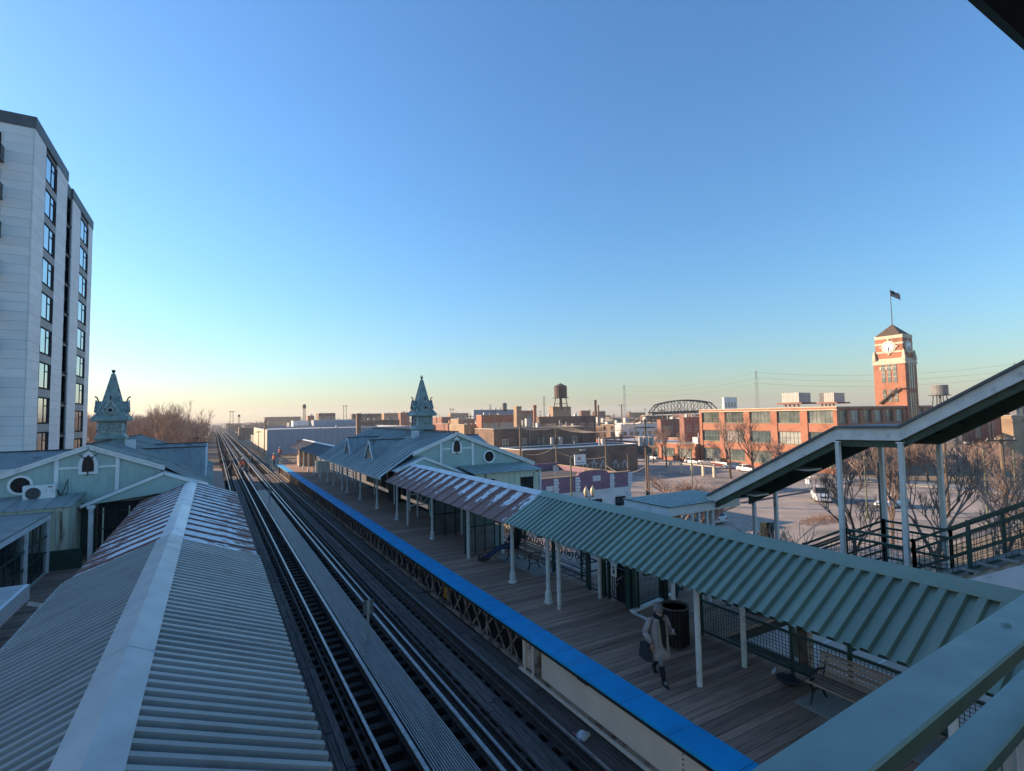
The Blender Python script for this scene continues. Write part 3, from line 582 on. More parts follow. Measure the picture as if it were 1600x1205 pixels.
pk=MB().box(-.04,.04,-.04,.04,3.9,4.94).mesh('rail_post',dark_green)
for k in range(7): p=P0+d*(2.4+k*1.6)-nrm*.05; inst('rail_post',pk,hd,V((p.x,p.y,-.04-.037*k)))
bl=MB().lathe((0,0,0),[(.012,0),(.012,.006),(.004,.009)],8).mesh('paint_blister',mid_green)
for a,b_ in ((1.15,.05),(1.62,.03),(2.05,.07),(1.33,.075),(2.5,.04)): 
    p=P0+d*a-nrm*b_; inst('paint_blister',bl,hd,V((p.x,p.y,p.z+.001)))
# ---------------------------------------------------------------- covered stair and entrance canopy
st=thing('covered_stair','covered stair with pale fascia rising to the right above green railings','staircase',(14,6.3,0))
prof=[(10.85,2.78),(7.0,4.88),(5.68,4.90),(1.2,7.50)]
for xx in (13.0,15.02):
    for (ya,za),(yb,zb) in zip(prof,prof[1:]):
        MB().prism([(xx,ya,za),(xx,yb,zb),(xx,yb,zb+.27),(xx,ya,za+.27)],(.08,0,0)).obj('fascia',post_paint,st)
for (ya,za),(yb,zb) in zip(prof,prof[1:]):
    MB().prism([(12.93,ya,za+.275),(12.93,yb,zb+.275),(12.93,yb,zb+.33),(12.93,ya,za+.33)],(2.24,0,0)).obj('roof_sheet',panel_dark,st)
    MB().prism([(13.085,ya,za-.16),(13.085,yb,zb-.16),(13.085,yb,zb+.26),(13.085,ya,za+.26)],(.12,0,0)).obj('roof_beam',rail_shade,st)
    MB().prism([(14.9,ya,za-.16),(14.9,yb,zb-.16),(14.9,yb,zb+.26),(14.9,ya,za+.26)],(.11,0,0)).obj('roof_beam',rail_shade,st)
    n_=max(2,int(math.hypot(yb-ya,zb-za)/.5))
    for k in range(n_+1):
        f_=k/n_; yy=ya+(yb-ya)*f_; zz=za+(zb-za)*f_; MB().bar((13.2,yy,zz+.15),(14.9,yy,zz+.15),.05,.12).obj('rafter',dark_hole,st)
for k in (.3,.7): MB().box(13.3,13.9,7+3.85*k-.25,7+3.85*k+.25,4.88-2.1*k-.22,4.88-2.1*k-.17).obj('light_box',galv,st)
for x,y,zt in ((13.04,7.0,4.85),(13.04,5.68,4.87),(15.03,7.0,4.85),(15.03,5.75,4.87),(13.04,10.75,2.8),(15.03,10.75,2.8),(15.03,10.0,3.2),(15.03,3.0,6.4)):
    MB().box(x-.05,x+.05,y-.045,y+.045,-.3 if y>5 else 1.5,zt).obj('post',post_paint,st)
    MB().box(x-.07,x+.07,y-.065,y+.065,zt-.03,zt).obj('post_cap',white_paint,st)
LZd=1.7
MB().box(13.1,15.0,5.68,7.0,LZd-.15,LZd).obj('landing',concrete,st)
for i in range(10): MB().box(13.12,14.98,7.0+i*.31,7.0+(i+1)*.31-.01,LZd-(i+1)*.17-.05,LZd-(i+1)*.17).obj('step',concrete,st)
for i in range(13): MB().box(13.12,14.98,5.68-(i+1)*.3,5.68-i*.3-.01,LZd+(i+1)*.17-.05,LZd+(i+1)*.17).obj('step',concrete,st)
for xx in (13.0,14.98):
    MB().prism([(xx,10.2,-.15),(xx,7.0,1.6),(xx,7.0,1.25),(xx,10.2,-.4)],(.1,0,0)).obj('stringer',dark_green,st)
    MB().prism([(xx,5.68,1.6),(xx,1.6,3.95),(xx,1.6,3.0),(xx,5.68,.65)],(.1,0,0)).obj('stringer',white_paint,st)
def rail_run(par,pts,rails,post_sp=1.1,hgt=1.05,mesh_in=True,m=dark_green,pick=.11,r=.026,postw=.06):
    # a railing along a polyline of foot points: posts, rails, and either wire infill or pickets
    for a,b_ in zip(pts,pts[1:]):
        a,b_=V(a),V(b_); L=(b_-a).length; n_=max(1,round(L/post_sp))
        for i in range(n_+1):
            p=a.lerp(b_,i/n_); MB().bar(p,p+V((0,0,hgt+.03)),postw,postw).obj('rail_post',m,par)
        for h_ in rails: MB().bar(a+V((0,0,h_)),b_+V((0,0,h_)),r*2,r*2).obj('rail',m,par)
        if mesh_in:
            w=MB(); u=0; h0=.12; h1=hgt-.22
            while u<L:
                p=a.lerp(b_,u/L); w.bar(p+V((0,0,h0)),p+V((0,0,h1)),.009,.009); u+=pick
            z_=h0
            while z_<=h1: w.bar(a+V((0,0,z_)),b_+V((0,0,z_)),.009,.009); z_+=pick
            o=w.obj('wire_infill',m,par); o['kind']='stuff'
for xx in (13.16,14.94):
    rail_run(st,[(xx,5.6,LZd),(xx,7.0,LZd)],(1.04,.86,.4,.12)); rail_run(st,[(xx,5.6,LZd),(xx,1.75,3.95)],(1.04,.84,.45,.12)); rail_run(st,[(xx,7.0,LZd),(xx,10.1,0)],(1.04,.86,.5,.3,.12),pick=.13)
ec=thing('entrance_canopy','small flat teal ribbed canopy with white fascia at the stair foot','canopy',(12.6,11.6,0))
MB().box(11.15,14.2,10.65,10.71,2.68,2.93).obj('fascia',white_paint,ec); MB().box(11.15,11.21,10.72,12.5,2.68,2.93).obj('fascia',white_paint,ec); MB().box(11.22,14.2,12.44,12.5,2.68,2.93).obj('fascia',white_paint,ec); MB().box(14.14,14.2,10.72,12.43,2.68,2.93).obj('fascia',white_paint,ec)
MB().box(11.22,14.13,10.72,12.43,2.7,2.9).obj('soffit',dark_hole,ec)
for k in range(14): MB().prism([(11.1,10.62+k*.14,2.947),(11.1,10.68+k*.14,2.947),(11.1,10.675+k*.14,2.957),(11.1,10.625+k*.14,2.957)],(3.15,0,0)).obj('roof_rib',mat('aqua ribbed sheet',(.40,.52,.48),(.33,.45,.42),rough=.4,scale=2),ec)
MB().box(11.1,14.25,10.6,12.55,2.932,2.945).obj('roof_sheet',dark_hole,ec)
for x,y in ((11.3,10.75),(12.45,10.75),(11.3,12.35),(14.0,12.35),(12.8,10.75)): MB().box(x-.04,x+.04,y-.04,y+.04,-.1,2.7).obj('post',white_paint,ec)
en=struct('entrance_deck',(12.5,11.5,0)); m_=MB().box(11.0,15.2,0,.2,-.07,0).mesh('plank',wood_deck)
for k in range(27): inst('plank',m_,en,V((0,9.0+k*.21,0)))
MB().box(11.62,15.2,9,14.6,-.3,-.08).obj('deck_frame',tie_wood,en)
for x in (11.2,15): MB().box(x,x+.3,9.2,9.5,ZG,-.3).obj('column',tan_rust,en); MB().box(x,x+.3,14,14.3,ZG,-.3).obj('column',tan_rust,en)
# ---------------------------------------------------------------- platform railings, gates and signs
of=thing('ornamental_railing','dark ornamental railing with scroll panels along the platform back','fence',(10.6,16.6,0))
XF=10.62
for y in (13.75,15.7,17.65,19.6): MB().box(XF-.045,XF+.045,y-.045,y+.045,0,1.25).obj('rail_post',dark_green,of)
for z in (.15,.32,.5,1.2): MB().box(XF-.02,XF+.02,13.75,19.6,z-.018,z+.018).obj('rail',iron,of)
sc=MB()
def scroll(cx,cz,r,dr,turn=1.6,n=12,s=1):
    pts=[(0,cx+s*(r-dr*i/n)*math.cos(2*math.pi*turn*i/n),cz+(r-dr*i/n)*math.sin(2*math.pi*turn*i/n)) for i in range(n+1)]
    sc.path([V(p) for p in pts],.012,5)
scroll(-.16,.0,.14,.1); scroll(.16,.0,.14,.1,s=-1); scroll(0,.0,.22,.0,1.0,14); scroll(0,-.05,.08,.05)
sc.path([V((0,-.34,-.3)),V((0,0,-.28)),V((0,.34,-.3))],.012,5)
scm=sc.mesh('scroll_panel',iron)
y=14.15
while y<19.5: inst('scroll_panel',scm,of,V((XF,y,.86))-V((0,0,0))); y+=.62
def fence_thing(label,pts,rails=(1.05,.86,.12),**k):
    a,b_=V(pts[0]),V(pts[-1]); t=thing('wire_railing',label,'fence',tuple((a+b_)/2),'green wire railings round the platform'); rail_run(t,pts,rails,**k); return t
fence_thing('green wire railing behind the near bench and litter bin',[(10.75,2.2,0),(10.75,9.3,0)],pick=.075,post_sp=1.2)
fence_thing('green wire railing along the entrance beside the blue sign',[(12.3,11.55,0),(12.9,11.9,0)],pick=.07)
fence_thing('dark wire railing round the far end of the entrance',[(10.95,14.5,0),(14.9,14.5,0)],pick=.12,mesh_in=False,rails=(1.05,.8,.5,.2))
fence_thing('green wire railing at the outer side of the entrance',[(15.1,9.2,0),(15.1,14.4,0)],pick=.12)
gt=thing('exit_gate','dark green barred exit gate beside the pale notice','gate',(10.5,12.6,0))
for y in (13.5,12.9,12.75,12.55,11.75,11.45): MB().box(10.46,10.54,y-.035,y+.035,0,1.3 if y>11.8 else 2.05).obj('gate_post',dark_green,gt)
MB().box(10.42,10.58,11.55,11.75,0,2.1).obj('gate_pillar',dark_green,gt)
for z in (.1,1.0,1.25): MB().box(10.48,10.52,11.5,13.5,z-.02,z+.02).obj('gate_rail',iron,gt)
for k in range(8): MB().box(10.49,10.51,11.85+k*.09,11.862+k*.09,.1,1.0).obj('gate_bar',iron,gt)
sg=thing('notice_plate','pale notice plate with a dark figure mark on the exit gate','sign',(10.44,12.2,1)); MB().box(10.43,10.445,12.12,12.36,.75,1.12).obj('plate',white_paint,sg); MB().box(10.425,10.429,12.2,12.28,.83,.95).obj('mark',iron,sg); MB().lathe((10.427,12.24,.985),[(.03,0),(.03,.05)],8).obj('mark',iron,sg)
vm=thing('ticket_barrier','black turnstile machine inside the exit gate','turnstile',(10.75,12.15,0)); MB().prism([(10.6,11.95,0),(10.95,11.95,0),(10.95,11.95,1.05),(10.75,11.95,1.12),(10.6,11.95,.95)],(0,.4,0)).obj('cabinet',iron,vm); MB().bar((10.6,12.0,.8),(10.35,12.0,.72),.04,.04).obj('barrier_arm',galv,vm); MB().bar((10.6,12.2,.55),(10.35,12.2,.42),.04,.04).obj('barrier_arm',galv,vm)
sw=thing('swing_gate','dark green wire swing gate standing open at the entrance','gate',(11.3,11.6,0))
rail_run(sw,[(10.62,11.42,.05),(11.75,11.62,.05)],(1.15,.1),pick=.06,hgt=1.15,m=dark_green,post_sp=1.2)
MB().box(11.75,11.95,11.55,11.75,0,1.45).obj('gate_post',iron,sw)
MB().bar((10.3,11.36,.03),(12.3,11.74,.03),.14,.06).obj('threshold',white_paint,sw)
MB().bar((10.3,11.3,.012),(10.3,10.2,.012),.1,.02).obj('floor_stop',white_paint,sw)
bs=thing('blue_sign','blue sign with white square and lettering on the entrance railing','sign',(12.4,11.7,1))
MB().bar((12.05,11.56,1.22),(13.0,11.85,1.22),.03,.36).obj('panel',blue_tile,bs)
def sgn(u,z): return V((12.05+.95*u,11.53+.29*u,z))
for a,b_ in (((.10,1.13),(.25,1.13)),((.10,1.31),(.25,1.31)),((.10,1.13),(.10,1.31)),((.25,1.13),(.25,1.31))): MB().bar(sgn(*a),sgn(*b_),.006,.02).obj('mark',white_paint,bs)
for k in range(5): MB().bar(sgn(.34+k*.12,1.2),sgn(.40+k*.12,1.2),.006,.06 if k%2 else .09).obj('letter',white_paint,bs)
# windbreak shelters and lattice gate
for (y,lab,xr) in ((19.6,'steel and glass windbreak screen beside the seated man',10.3),(23.0,'steel and glass windbreak screen nearer the station house',10.55)):
    t=thing('windbreak',lab,'windbreak',(9.6,y,0),'platform windbreaks')
    MB().box(8.95,xr,y-.02,y+.02,.12,1.05).obj('steel_panel',sheet_steel,t)
    n_=3; wv=(xr-8.95)/n_
    for k in range(n_): MB().box(8.97+k*wv,8.92+(k+1)*wv,y-.01,y+.01,1.1,2.05).obj('glass_pane',wind_glass,t)
    for k in range(n_+1): MB().box(8.92+k*wv,8.97+k*wv,y-.03,y+.03,0,2.15).obj('upright',dark_green,t)
    MB().box(8.95,xr,y-.035,y+.035,1.04,1.1).obj('cross_rail',dark_green,t)
wb=thing('shelter_wall','teal boarded shelter wall with dark panes between the windbreaks','wall',(10.55,23,0))
for k in range(8):
    MB().box(10.6,10.66,19.65+k*1.05,20.67+k*1.05,.05,.95).obj('wall_panel',teal_stain if k%2 else teal_wall,wb); MB().box(10.61,10.65,19.7+k*1.05,20.62+k*1.05,1.0,2.1).obj('pane',wind_glass if k%3 else glass_dk,wb)
for k in range(9): MB().box(10.56,10.7,19.62+k*1.05,19.68+k*1.05,0,2.2).obj('upright',dark_green,wb)
lt=thing('lattice_gate','white crisscross lattice gate in the shade of the station porch','gate',(10.9,28.2,0))
for k in range(4):
    for s_ in (-1,1): MB().bar((10.0+.35*k,28.2,.75 if s_>0 else 1.25),(10.35+.35*k,28.2,1.25 if s_>0 else .75),.03,.045).obj('lattice_bar',white_paint,lt)
for z in (.7,1.3): MB().box(9.4,11.6,28.17,28.23,z-.03,z+.03).obj('gate_rail',white_paint,lt)
for x in (9.98,11.4): MB().box(x-.03,x+.03,28.17,28.23,0,1.33).obj('gate_post',white_paint,lt)
# white rails towards the sunlit end, and the shed there
fw_=thing('white_railing','white slatted railing along the far platform back','fence',(10.9,52,0),None)
for k in range(9): MB().box(10.85,10.93,47.5+k*2.4,47.58+k*2.4,0,1.2).obj('rail_post',white_paint,fw_)
for z in (.25,.5,.75,1.0,1.2): MB().box(10.86,10.92,47.5,67,z-.03,z+.03).obj('rail',white_paint,fw_)
sh=thing('cream_cabinet','cream cabinet standing in the sun near the platform end','cabinet',(9.9,57.3,0)); MB().box(9.4,10.6,56.6,58.2,0,1.15).obj('cabinet_body',mat('cream sheet',(.55,.52,.43),(.5,.47,.39),rough=.6),sh); MB().box(9.36,10.64,56.56,58.24,1.15,1.2).obj('cabinet_top',white_paint,sh)
tim=thing('timber_hoarding','raw timber hoarding around the platform end','barrier',(9,68.5,0))
for k in range(7): MB().box(7.2+k*.55,7.26+k*.55,69.8,69.88,-1,1.3).obj('upright',brick_tan,tim)
for z in (.2,.75,1.25): MB().box(7.1,10.9,69.75,69.8,z-.06,z+.06).obj('board',brick_tan,tim)
eh=thing('platform_shed','timber end shed with dark windows under the far canopy','shed',(10,66.8,0)); MB().box(8.9,10.9,66.55,68.0,0,2.5).obj('wall',mat('worn pine',(.36,.25,.16),(.28,.19,.12),scale=3,stretch=(6,6,.5)),eh)
for k in range(3): MB().box(9.05+k*.6,9.45+k*.6,66.5,66.55,1.3,2.2).obj('window',glass_dk,eh)
MB().box(8.86,8.9,66.9,67.6,1.3,2.2).obj('window',glass_dk,eh); MB().box(8.7,11.1,66.5,68.2,2.5,2.62).obj('roof',roof_tar,eh)
# cable boxes between the lattice bars
for k,(px,py,lab) in enumerate(((697,930,'amber junction box low in the lattice girder nearest the camera'),(519,793,'amber junction box in the lattice girder near the rail sign'),(484,765,'amber junction box farthest along the lattice girder'))):
    p=gx(px,py,7.3); t=thing('junction_box',lab,'junction box',(7.3,p.y,-.75),'amber boxes in the girder')
    MB().box(7.27,7.4,p.y-.14,p.y+.14,-.86,-.5).obj('box_body',orange_m,t); MB().box(7.25,7.27,p.y-.11,p.y+.11,-.82,-.56).obj('box_lid',orange_m,t); MB().tube((7.33,p.y,-.86),(7.33,p.y,-1.0),.02,n=6).obj('conduit',iron,t)
# sign backs on the track walkway
def sign_post(px,py,ptop,lab):
    p=gz(px,py,-1.07); t=thing('track_sign',lab,'sign',tuple(p),'signs on the grated walkway'); zt=gy(px,ptop,p.y).z
    MB().box(p.x-.035,p.x+.035,p.y-.02,p.y+.02,-1.07,zt-.02).obj('sign_post',galv,t); MB().box(p.x-.15,p.x+.15,p.y-.035,p.y-.022,zt-.42,zt).obj('sign_plate',sheet_steel,t); MB().box(p.x-.09,p.x+.09,p.y-.07,p.y+.07,-1.07,-1.05).obj('foot_plate',iron,t)
    MB().box(p.x-.045,p.x+.045,p.y-.05,p.y-.036,zt-.40,zt-.02).obj('sign_bracket',galv,t)
sign_post(575,1005,937,'grey sign back on a post on the near walkway'); sign_post(421,786,761,'dark sign on a post on the walkway farther along')
# litter
lb=thing('plastic_bag','crumpled white plastic bag lying beside the plate girder','bag',(7.0,9.1,-1.15)); bm=bmesh.new(); bmesh.ops.create_icosphere(bm,subdivisions=2,radius=.15)
for v in bm.verts: v.co=V((v.co.x*rnd.uniform(.6,1.3),v.co.y*rnd.uniform(.7,1.25),abs(v.co.z)*rnd.uniform(.5,1.2)))
me=bpy.data.meshes.new('bag_film'); bm.to_mesh(me); bm.free(); me.materials.append(plastic_white); o=inst('bag_film',me,lb,V((6.8,9.1,-1.16))); MB().tube((6.72,9.22,-1.14),(6.66,9.3,-1.1),.03,.01,6).obj('bag_knot',mat('faded red print',(.5,.2,.17)),lb)
# ---------------------------------------------------------------- benches, bin
def make_bench(x,y,label,L=1.8):
    t=thing('platform_bench',label,'bench',(0,0,0),'wooden benches on the platform')
    for k in range(4): MB().box(.02+k*.105,.11+k*.105,-L/2,L/2,.38+.004*k,.412+.004*k).obj('seat_slat',bench_wood,t)
    for k in range(5): MB().bar((.46+.035*k,-L/2,.46+k*.085),(.46+.035*k,L/2,.46+k*.085),.03,.07,(.38,0,1)).obj('back_slat',bench_wood,t)
    for s_ in (-1,1):
        yy=s_*(L/2-.12); lg_=MB()
        lg_.path([V((.0,yy,.37)),V((.06,yy,.28)),V((.03,yy,.14)),V((-.04,yy,.0))],.024,6); lg_.path([V((.42,yy,.38)),V((.37,yy,.26)),V((.43,yy,.12)),V((.52,yy,.0))],.024,6)
        lg_.path([V((.0,yy,.37)),V((.2,yy,.35)),V((.42,yy,.38)),V((.52,yy,.6)),V((.63,yy,.84))],.022,6); lg_.obj('cast_leg',iron,t)
        MB().path([V((.48,yy,.56)),V((.28,yy,.6)),V((.08,yy,.58)),V((.0,yy,.51)),V((.04,yy,.44)),V((.12,yy,.46))],.02,6).obj('arm_rest',iron,t)
        MB().path([V((.08,yy,.2)),V((.2,yy,.26)),V((.34,yy,.2))],.016,5).obj('leg_scroll',iron,t)
    t.location=(x,y,0); return t
make_bench(9.95,5.25,'wooden bench at the near end of the platform under the green canopy',1.9); make_bench(9.95,17.1,'wooden bench with the reclining man beside the windbreak')
for (xa,xb,ya,yb) in ((9.75,10.7,4.2,6.3),(9.8,10.7,15.6,18.6)): MB().box(xa,xb,ya,yb,.001,.012).obj('concrete_pad',concrete,kind='structure')
bn=thing('litter_bin','tall black round litter bin behind the walking woman','litter bin',(9.75,9.25,0))
MB().lathe((9.75,9.25,0),[(.27,.05),(.30,.1),(.31,.85),(.30,.86),(.27,.84),(.26,.5)],24).obj('liner',iron,bn)
sl_=MB().box(-.018,.018,.315,.33,.06,.9).mesh('bin_slat',iron)
for k in range(24): inst('bin_slat',sl_,bn,V((9.75,9.25,0)),Matrix.Rotation(k*math.pi/12,3,'Z'))
MB().lathe((9.75,9.25,0),[(.33,.9),(.35,.92),(.33,.95),(.29,.93),(.29,.9)],24).obj('rim',mat('worn bin rim',(.10,.085,.075)),bn)
bm=bmesh.new(); bmesh.ops.create_icosphere(bm,subdivisions=2,radius=.24)
for v in bm.verts: v.co=V((v.co.x,v.co.y,v.co.z*.35+rnd.uniform(-.03,.05)))
me=bpy.data.meshes.new('bin_bag'); bm.to_mesh(me); bm.free(); me.materials.append(bag_m); inst('bin_bag',me,bn,V((9.75,9.25,.74)))
for k,(x,y,lab) in enumerate(((10.3,6.75,'crumpled charcoal bundle on the floor at the bench end'),)):
    t=thing('bundle',lab,'bundle',(x,y,0)); bm=bmesh.new(); bmesh.ops.create_icosphere(bm,subdivisions=3,radius=.2)
    for v in bm.verts: v.co=V((v.co.x*.9,v.co.y*1.25,max(-.1,v.co.z*.35)+rnd.uniform(-.02,.02)))
    me=bpy.data.meshes.new('cloth'); bm.to_mesh(me); bm.free(); me.materials.append(bag_m); inst('cloth',me,t,V((x,y,.1)))
    MB().prism([(x-.2,y+.25,.15),(x-.05,y+.33,.17),(x-.02,y+.26,.24),(x-.16,y+.18,.21)],(.01,0,.01)).obj('white_lining',plastic_white,t)
# ---------------------------------------------------------------- people
def skinned(name,verts,edges,m,par,sub=1):
    me=bpy.data.meshes.new(name); of_=ORG.get(par.name,V((0,0,0))); me.from_pydata([tuple(V(v[0])-of_) for v in verts],edges,[]); me.materials.append(m)
    o=bpy.data.objects.new(name,me); C.objects.link(o); o.parent=par; ORG[o.name]=ORG.get(par.name,V((0,0,0)))
    sk=o.modifiers.new('skin','SKIN'); sv=me.skin_vertices[0].data
    for i,v in enumerate(verts): r=v[1]; sv[i].radius=(r,r) if isinstance(r,(int,float)) else r; sv[i].use_root=(i==0)
    sb=o.modifiers.new('sub','SUBSURF'); sb.levels=sub; sb.render_levels=sub; me.polygons.foreach_set('use_smooth',[True]*len(me.polygons)); sk.use_smooth_shade=True
    return o
def hand(par,wrist,dirv,m=skin):
    w=V(wrist); d_=V(dirv).normalized(); sd_=d_.cross(V((0,0,1))); sd_=sd_.normalized() if sd_.length>.1 else V((1,0,0)); b=MB(); c=w+d_*.05
    b.bar(w,w+d_*.085,.07,.03)
    for i,l in enumerate((.065,.078,.072,.055)):
        p=w+d_*.08+sd_*(-.027+.018*i); q=p+d_*l*.55; b.tube(p,q,.0095,.009,6); b.tube(q,q+d_*l*.35+V((0,0,-.02)),.009,.007,6)
    p=w+d_*.03+sd_*.035; b.tube(p,p+d_*.035+sd_*.03,.011,.009,6); b.tube(p+d_*.035+sd_*.03,p+d_*.07+sd_*.035,.009,.007,6)
    return b.obj('hand',m,par,smooth=True)
def ell(cx,cy,z,rx,ry,n=16,ph=0): return [(cx+rx*math.cos(2*math.pi*i/n+ph),cy+ry*math.sin(2*math.pi*i/n+ph),z) for i in range(n)]
def head(par,c,f,hairm=blackcloth,hat=None,s=1.0):
    # c = head centre, f = unit facing direction
    c=V(c); f=V(f).normalized(); r=f.cross(V((0,0,1))).normalized()
    b=MB(); rings=[]
    for z,rx,ry,off in ((-.13,.035,.035,.01),(-.12,.055,.06,.02),(-.08,.068,.082,.012),(-.02,.076,.095,0),(.04,.077,.098,0),(.09,.066,.08,-.005),(.12,.035,.045,-.01)):
        rings.append([tuple(c+V((0,0,z*s))+r*(rx*s*math.cos(2*math.pi*i/14))+f*(ry*s*math.sin(2*math.pi*i/14)+off*s)) for i in range(14)])
    o=b.loft(rings).obj('head',skin,par,smooth=True)
    MB().bar(c+f*.085*s+V((0,0,.015)),c+f*.112*s+V((0,0,-.03)),.025,.022).obj('nose',skin,o); MB().bar(c+f*.088*s+r*-.025+V((0,0,-.065)),c+f*.088*s+r*.025+V((0,0,-.065)),.008,.012).obj('mouth',mat('lip',(.3,.12,.1)),o)
    for q in (-1,1):
        MB().lathe(c+f*.083*s+r*(.031*q)+V((0,0,.01)),[(.011,0),(.011,.012)],6).obj('eye',iron,o); MB().lathe(c+r*(.077*q)*s+V((0,0,-.03)),[(.012,0),(.018,.03),(.012,.06)],6).obj('ear',skin,o)
    return o
# woman: local frame faces -Y, then turned
wm=thing('person','woman in beige coat and knit hat striding past the bin with a dark bag','person',(0,0,0))
hip=(0,0,.88)
vs_=[(hip,.13),((0,0,1.12),(.14,.10)),((0,-.01,1.33),(.15,.10)),((0,-.01,1.43),.06),((0,-.03,1.52),.05),
 ((-.09,-.03,.84),.085),((-.09,-.22,.47),.062),((-.08,-.31,.10),.042),((-.08,-.44,.04),.035),((.09,.03,.84),.085),((.09,.09,.47),.062),((.09,.36,.17),.042),((.09,.34,.05),.03),
 ((-.2,0,1.36),.055),((-.30,.02,1.10),.045),((-.27,-.13,.90),.036),((.2,0,1.36),.055),((.30,.04,1.10),.045),((.25,-.2,1.12),.034)]
skinned('body',vs_,[(0,1),(1,2),(2,3),(3,4),(0,5),(5,6),(6,7),(7,8),(0,9),(9,10),(10,11),(11,12),(2,13),(13,14),(14,15),(2,16),(16,17),(17,18)],grey_knit,wm)
ct=MB(); rings=[]
for z,rx,ry,cy in ((.52,.30,.27,.03),(.62,.285,.25,.02),(.80,.255,.215,.01),(.98,.225,.18,0),(1.10,.215,.17,0),(1.24,.225,.165,0),(1.36,.21,.14,0),(1.42,.14,.11,-.005),(1.45,.09,.09,-.01)):
    rings.append([(p[0]*(1+.03*math.sin(i*2.4+z*30)),p[1]*(1+.03*math.cos(i*1.7+z*24)),p[2]) for i,p in enumerate(ell(0,cy,z,rx,ry,18))])
ct.loft(rings); ct.obj('coat',coat_m,wm,smooth=True)
for pts in (((-.2,0,1.37),(-.31,.03,1.11),(-.27,-.12,.93)),((.2,0,1.37),(.31,.05,1.11),(.26,-.17,1.10))):
    b=MB(); rr=(.085,.085,.066)
    for (a,ra),(c_,rb) in zip(zip(pts,rr),list(zip(pts,rr))[1:]): b.tube(a,c_,ra,rb,10)
    for p,r_ in zip(pts[:2],rr): b.lathe((p[0],p[1],p[2]-r_),[(r_*.1,0),(r_*.7,r_*.3),(r_,r_),(r_*.7,r_*1.7),(r_*.1,r_*2)],10)
    b.obj('sleeve',coat_m,wm,smooth=True)
MB().prism([(-.045,-.2,.95),(.06,-.21,.72),(.08,-.185,1.2),(.05,-.13,1.42),(-.05,-.13,1.42),(-.07,-.18,1.2)],(0,-.02,0)).obj('dress_front',blackcloth,wm)
MB().lathe((0,-.02,1.40),[(.085,0),(.12,.03),(.125,.08),(.09,.12)],14).obj('scarf',blackcloth,wm,smooth=True)
MB().prism([(-.04,-.16,1.40),(.05,-.16,1.40),(.07,-.215,1.05),(-.05,-.21,1.05)],(0,-.025,0)).obj('scarf_end',blackcloth,wm)
for s_ in (-1,1): MB().bar((s_*.1,-.17,1.38),(s_*.09,-.235,.8),.05,.06).obj('coat_edge',mat('coat lining',(.33,.27,.2)),wm)
hdw=head(wm,(0,-.045,1.575),(0.1,-1,-.35)); 
MB().lathe((0,-.03,1.575),[(.105,.0),(.112,.05),(.112,.10),(.098,.15),(.06,.185),(.02,.195)],16).obj('knit_hat',grey_knit,wm,smooth=True); MB().lathe((0,-.03,1.575),[(.108,.0),(.118,.02),(.118,.065),(.11,.075)],16).obj('hat_cuff',grey_knit,wm,smooth=True)
for s_,pts in ((-1,((-.09,-.235,.42),(-.085,-.30,.13),(-.085,-.31,.06),(-.085,-.46,.035))),(1,((.09,.11,.44),(.09,.33,.20),(.09,.375,.13),(.09,.30,-.0)))):
    b=MB(); b.tube(pts[0],pts[1],.068,.052,10); b.tube(pts[1],pts[2],.052,.05,10); b.tube(pts[2],pts[3],.05,.035,10); b.obj('boot',blackcloth,wm,smooth=True)
hand(wm,(-.27,-.15,.9),(0,-.3,-1)); hand(wm,(.25,-.2,1.11),(-.2,-1,.2)); 
MB().bar((.22,-.29,1.12),(.2,-.31,1.24),.06,.012).obj('phone',galv,wm)
MB().prism([(-.40,-.18,.52),(-.40,.22,.52),(-.38,.17,.86),(-.38,-.12,.86)],(.13,0,0)).obj('shoulder_bag',bag_m,wm)
MB().path([V((-.33,-.1,.85)),V((-.29,-.06,1.15)),V((-.2,-.08,1.42))],.013,5).obj('bag_strap',bag_m,wm)
wm.scale=(.9,.9,.9); wm.location=(8.22,8.28,0); wm.rotation_euler=(0,0,R(-12))
# man reclining on the bench
mn=thing('person','man in dark hooded jacket and blue jeans slumped on the bench with legs out','person',(10.2,18.1,0))
B=V((10.22,17.85,.56))
vs_=[(B,.14),((10.38,17.9,.82),(.16,.12)),((10.46,17.88,1.06),(.17,.12)),((10.42,17.84,1.18),.07),
 ((10.12,17.75,.56),.1),((9.62,17.9,.53),.075),((9.2,18.08,.16),.055),((9.08,18.12,.1),.05),((10.12,17.97,.56),.1),((9.65,18.1,.5),.075),((9.16,18.24,.15),.055),((9.02,18.27,.1),.05),
 ((10.42,17.68,1.05),.07),((10.3,17.6,.85),.06),((10.1,17.75,.75),.045),((10.44,18.08,1.05),.07),((10.3,18.15,.85),.06),((10.08,18.0,.75),.045)]
skinned('body',vs_,[(0,1),(1,2),(2,3),(0,4),(4,5),(5,6),(6,7),(0,8),(8,9),(9,10),(10,11),(2,12),(12,13),(13,14),(2,15),(15,16),(16,17)],denim,mn)
jk=MB(); jk.loft([[(x+10.22+ (z-.55)*.42,y+17.87,z) for x,y,_ in ell(0,0,z,rx,ry,14)] for z,rx,ry in ((.50,.2,.26),(.7,.2,.27),(.9,.2,.28),(1.06,.17,.25),(1.16,.1,.13))]); jk.obj('jacket',blackcloth,mn,smooth=True)
for pts in (((10.42,17.66,1.05),(10.28,17.58,.83),(10.08,17.75,.74)),((10.44,18.1,1.05),(10.28,18.17,.83),(10.06,18.0,.74))):
    b=MB(); b.tube(pts[0],pts[1],.09,.08,9); b.tube(pts[1],pts[2],.08,.06,9); b.obj('sleeve',blackcloth,mn,smooth=True)
